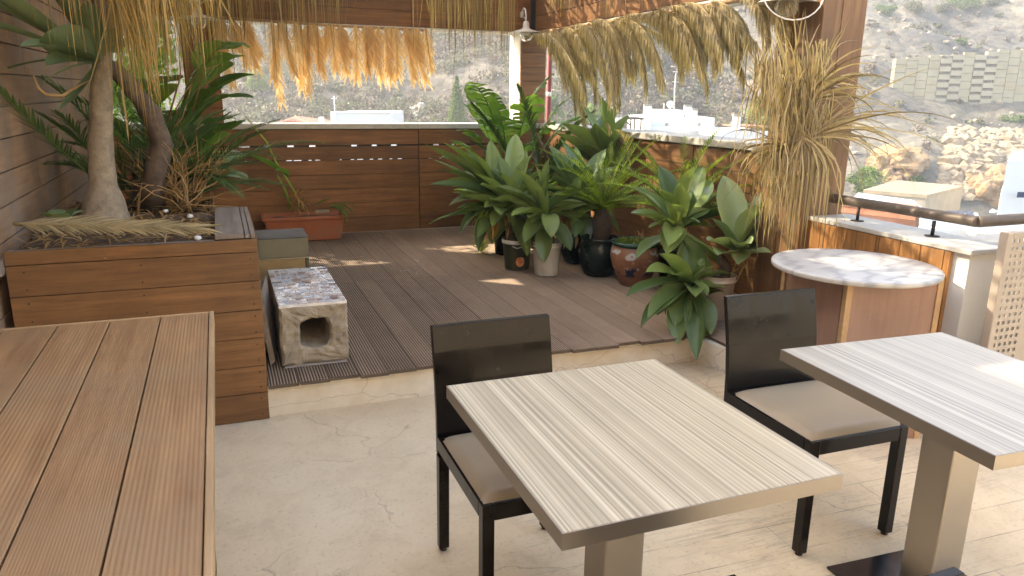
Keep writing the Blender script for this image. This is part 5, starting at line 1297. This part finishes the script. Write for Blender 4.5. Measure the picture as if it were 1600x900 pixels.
m.build('mast', simple('galvanised_mast', (.55,.52,.45), .5, .3), h1)
m = MB(); q = at(1047.5,163,d=sW+1.5); dd = V((-FW.x,-FW.y,.25)).normalized(); e1 = dd.orthogonal().normalized(); e2 = dd.cross(e1); vs = [q-dd*.08]
for k in range(16): a_ = k/16*6.283; vs.append(q+(e1*math.cos(a_)+e2*math.sin(a_))*.24)
m.add(vs, [(0,i+1,(i+1)%16+1) for i in range(16)], True); m.tube([q-dd*.08,q+V((0,0,-.5))], .025, 6); m.build('satellite_dish', W['white'], h1, solid=.01)
m = MB(); q = at(1037,172,d=sW+1); m.tube([q, q+V((0,0,.4))], .03, 6); m.build('vent_pipe', W['white'], h1)
a, b_, z1 = bld(MB(), 1116,1168,204,215,42,6)
h2 = thing('white_house', 'low white roof with a chimney right of the mast house', 'house', (a.x,a.y,-9.6))
m = MB(); bld(m, 1118,1200,205,0,42,5,.02,-9.6); m.build('wall', W['housewhite'], h2)
m = MB(); bld(m, 1147.5,1158,182,206,42.3,.4); f = m.build('chimney', W['housewhite'], h2)
m = MB(); bld(m, 1147,1158.5,179,181.5,42.25,.5); m.build('chimney_cap', W['shed'], f)
m = MB(); bld(m, 1150,1200,197,199,43,3); m.build('cornice', W['rooftile'], h2)
q = at(966,182,d=40); h3 = thing('roof_pergola', 'dark timber pergola with a white chimney pier left of the mast house', 'pergola', (q.x,q.y,-9.6))
m = MB(); bld(m, 961,972,183,0,40,.5,0,-9.6); f = m.build('chimney', W['housewhite'], h3); m = MB(); bld(m, 960.5,972.5,180,182.6,39.95,.6); m.build('chimney_cap', W['shed'], f)
m = MB(); bld(m, 973,1006,184,187,42,2.5)
for px in (985,991,1001): bld(m, px,px+2,187,215,42,.1)
m.bar(at(985,196,d=42), at(976,188,d=42), .08,.08); m.build('frame', simple('dark_timber', (.06,.05,.045), .7), h3)
a = at(518,175,d=44); h4 = thing('white_house', 'white parapet block seen over the middle of the far wall', 'house', (a.x,a.y,-9.6))
m = MB(); bld(m, 519,608,176,0,44,6,.02,-9.6); m.build('wall', W['housewhite'], h4)
m = MB(); bld(m, 516,609.5,174.6,176.4,43.9,.5,.02); bld(m,516,523,176.4,195,43.85,.4); m.build('parapet_trim', W['bluewhite'], h4)
m = MB(); q = at(523,175,d=44.5); m.tube([q, at(522,150,d=44.5)], .03, 6); m.tube([at(518,154,d=44.5),at(527,154,d=44.5)], .02, 5); m.build('antenna', W['pale'], h4)
a = at(462,181,d=46); h5 = thing('tiled_house', 'house with a red hipped tile roof just above the far wall', 'house', (a.x,a.y,-9.6))
m = MB(); bld(m, 436,486,192,0,47,5,0,-9.6); m.build('wall', W['housewhite'], h5)
m = MB(); ap = at(462,181,d=49); l_ = at(430,193,d=46.5); r_ = at(492,193,d=46.5); dp = V((FW.x,FW.y,0)).normalized()*6; c_ = [l_, r_, r_+dp, l_+dp]
for q in c_: q.z = l_.z
m.add([*c_, ap], [(0,1,4),(1,2,4),(2,3,4),(3,0,4)]); rfo = m.build('roof', W['rooftile'], h5)
m = MB()
for i in range(13):
    for (A_, B_) in ((c_[0],c_[1]),(c_[3],c_[0])):
        p_ = A_.lerp(B_, (i+.5)/13); m.tube([p_+V((0,0,.02)), p_.lerp(ap, 1-abs((i+.5)/13-.5)*2)*1.0+V((0,0,.02))], .06, 6)
m.build('tile_rows', W['rooftile'], rfo)
m = MB(); bld(m, 497,503,183,0,45,.5,0,-9.6); m.build('chimney', W['housewhite'], h5)
# right-hand buildings
def quad3(px0,py0,px1,py1,s0,s1): pass
sS = 36
Z = at(1450,325,d=sS).z; P = [at(1352,300,d=sS+2), at(1448,307,d=sS-1), at(1503,293,d=sS+2.5), at(1400,284,d=sS+6)]
zt_ = P[1].z
sh = thing('concrete_shed', 'weathered concrete shed with a flat stained roof behind the handrail', 'shed', (P[1].x,P[1].y,-9.6))
zs = P[1].z
Pq = []
for (px, py) in ((1350,298),(1448,306),(1505,292),(1400,283)):
    r_ = ray(px,py); t_ = (zs-CH)/r_.z; Pq.append(V((0,0,CH))+r_*t_)
m = MB(); m.hexa([(*q.xy,-9.6) for q in Pq]+[(*q.xy,zs-.12) for q in Pq]); m.build('wall', W['shed'], sh)
c_ = sum(Pq, V((0,0,0)))/4; m = MB(); m.hexa([(*(c_+(q-c_)*1.02).xy,zs-.118) for q in Pq]+[(*(c_+(q-c_)*1.02).xy,zs+.05) for q in Pq]); m.build('roof', simple('stained_roof', (.29,.25,.18), .9, 0, .25, 1.5, .3, dirt=(.30,.22,.14), dsc=.7), sh)
# tiled roof
zr = -1.6
def gz(px, py, z): r_ = ray(px,py); t_ = (z-CH)/r_.z; return V((0,0,CH))+r_*t_
tr = thing('tiled_house', 'house with faded pink tile roof just beyond the handrail', 'house', tuple(gz(1370,340,-1.4)))
e0, e1 = gz(1300,345,-1.2), gz(1432,355,-1.2); r0, r1 = gz(1300,316,-.2), gz(1432,330,-.2)
m = MB(); m.add([e0,e1,r1,r0,e0+V((0,0,-.15)),e1+V((0,0,-.15)),r1+V((0,0,-.15)),r0+V((0,0,-.15))], [(0,1,2,3),(7,6,5,4),(0,4,5,1),(1,5,6,2),(2,6,7,3),(3,7,4,0)]); m.build('roof', W['rooftile'], tr)
m = MB()
for i in range(26): f = (i+.5)/26; m.tube([e0.lerp(e1,f)+V((0,0,.03)), r0.lerp(r1,f)+V((0,0,.03))], .085, 6)
m.build('tile_rows', simple('pale_tile', (.46,.27,.19), .85, 0, .35, 3, .1), tr)
m = MB(); dn_ = (r0-e0).normalized(); a, b_ = gz(1296,352,-1.25), gz(1436,362,-1.25)
m.hexa([(e0.x,e0.y,-9.6),(e1.x,e1.y,-9.6),(r1.x,r1.y,-9.6),(r0.x,r0.y,-9.6),(e0.x,e0.y,-1.4),(e1.x,e1.y,-1.4),(r1.x,r1.y,-1.4),(r0.x,r0.y,-1.4)]); m.build('wall', W['housewhite'], tr)
aw = MB(); q0_, q1_, q2_, q3_ = gz(1325,318,-1.9), gz(1450,331,-1.9), gz(1425,317,-2.0), gz(1340,305,-2.0)
aw.hexa([(*q.xy,-9.6) for q in (q0_,q1_,q2_,q3_)]+[(*q.xy,-1.9) for q in (q0_,q1_,q2_,q3_)])
aw.build('pale_flat_roof', simple('pale_blue_roof', (.66,.70,.76), .6, 0, .1, .8), label='pale bluish flat-roofed block between the tile roof and the concrete shed', cat='building', origin=(q0_.x,q0_.y,-9.6))
# white house right foreground
wr = thing('white_house', 'bright white parapeted roof below the handrail corner', 'house', tuple(gz(1500,365,-3)))
a0, a1, a2, a3 = gz(1425,362,-1.6), gz(1680,372,-1.6), gz(1680,348,-1.6), gz(1432,345,-1.6)
m = MB(); m.hexa([(*q.xy,-9.6) for q in (a0,a1,a2,a3)]+[(*q.xy,-1.75) for q in (a0,a1,a2,a3)]); m.build('wall', W['housewhite'], wr)
m = MB()
for (p_, q_) in ((a0,a1),(a0,a3),(a3,a2)): m.bar(p_+V((0,0,-.05)), q_+V((0,0,-.05)), .25, .35)
m.build('parapet', W['housewhite'], wr)
m = MB(); c0_, c1_ = gz(1515,362,-1.5), gz(1640,362,-1.5)
for i in range(22): q = c0_.lerp(c1_, i/21); m.tube([q, q-Fh*.3+V((0,0,-.05))], .075, 7)
m.build('tile_row', simple('cream_tile', (.62,.52,.42), .8), wr)
wq = thing('white_house', 'tall white building cut by the right edge', 'house', tuple(at(1590,340,d=33)))
m = MB(); bld(m, 1574,1700,252,0,33,8,.0,-9.6); bld(m, 1564,1573.8,300,0,33.5,6,0,-9.6); m.build('wall', W['housewhite'], wq)
for a_ in ((1590,1604,300,309),): m = MB(); bld(m, *a_, 32.98, .02); m.build('window', W['solar'], wq)
sp_ = thing('solar_panels', 'row of dark blue solar panels behind the handrail', 'solar panels', tuple(at(1495,338,d=30)))
f = MB(); g = MB()
for i in range(5):
    x0 = 1455+i*14; a = at(x0,339.5,d=30); b_ = at(x0+13,340,d=30); c_ = at(x0+9,329.5,d=31.2); d_ = at(x0-4,329,d=31.2)
    pg = MB(); pg.add([a,b_,c_,d_,a+V((0,0,-.04)),b_+V((0,0,-.04)),c_+V((0,0,-.04)),d_+V((0,0,-.04))], [(0,1,2,3),(7,6,5,4),(0,4,5,1),(1,5,6,2),(2,6,7,3),(3,7,4,0)])
    pg.build('panel', W['solar'], sp_)
m = MB(); m.bar(at(1450,341,d=30.2), at(1528,341,d=30.2), .3, .06); bld(m, 1450,1530,342,0,30,2,0,-9.6); m.build('support', W['housewhite'], sp_)
sl = thing('street_lamp', 'white curved street lamp head left of the tall white building', 'street lamp', tuple(at(1566,345,d=31)))
m = MB(); m.tube([(*at(1566,350,d=31).xy,-9.6), at(1566,342,d=31), at(1563,333,d=31), at(1556,330,d=31)], [.06,.05,.04,.04], 8); m.build('pole', W['white'], sl)
m = MB(); m.tube([at(1558,330,d=31), at(1552,330,d=31), at(1547,331.5,d=31)], [.05,.12,.05], 8, sq=.6); m.build('lamp_head', W['white'], sl)

hb = MB(); hb.box(-160, 260, -12, 330, -11, 118)
hm = bpy.data.materials.new('air'); hm.use_nodes = True; hn = hm.node_tree; hn.nodes.remove(hn.nodes['Principled BSDF'])
pv = hn.nodes.new('ShaderNodeVolumePrincipled'); pv.inputs['Color'].default_value = (.93,.95,1,1); pv.inputs['Density'].default_value = .0026; pv.inputs['Anisotropy'].default_value = .3
hn.links.new(pv.outputs[0], hn.nodes['Material Output'].inputs['Volume'])
HZ = True
if HZ: hb.build('haze', hm, label='thin pale haze in the valley air', cat='haze', kind='stuff')
# ================================================================== light
SUN = V((-.60, .50, .56)).normalized()
el = math.asin(SUN.z); az = math.atan2(SUN.x, SUN.y)
w = bpy.data.worlds.new('World'); scn.world = w; w.use_nodes = True; wn = w.node_tree
sky = wn.nodes.new('ShaderNodeTexSky'); sky.sky_type = 'NISHITA'; sky.sun_disc = False; sky.sun_elevation = el; sky.sun_rotation = az; sky.dust_density = 2.5; sky.air_density = 1.0
bg = wn.nodes['Background']; wn.links.new(sky.outputs[0], bg.inputs[0]); bg.inputs[1].default_value = .15
sl_ = bpy.data.lights.new('sun', 'SUN'); sl_.energy = 2.3; sl_.angle = R(.55); sl_.color = (1, .93, .80)
so = bpy.data.objects.new('sun', sl_); COL.objects.link(so); so.rotation_euler = SUN.to_track_quat('Z', 'Y').to_euler(); so.location = (0,0,20)
scn.view_settings.view_transform = 'Standard'; scn.view_settings.look = 'None'; scn.view_settings.gamma = 1; scn.view_settings.exposure = 2.55
scn.view_settings.use_white_balance = True; scn.view_settings.white_balance_temperature = 7500; scn.view_settings.white_balance_tint = 10
scn.cycles.max_bounces = 8; scn.cycles.transparent_max_bounces = 8; scn.cycles.use_denoising = True
for o in bpy.data.objects:
    if '_o' in o: del o['_o']
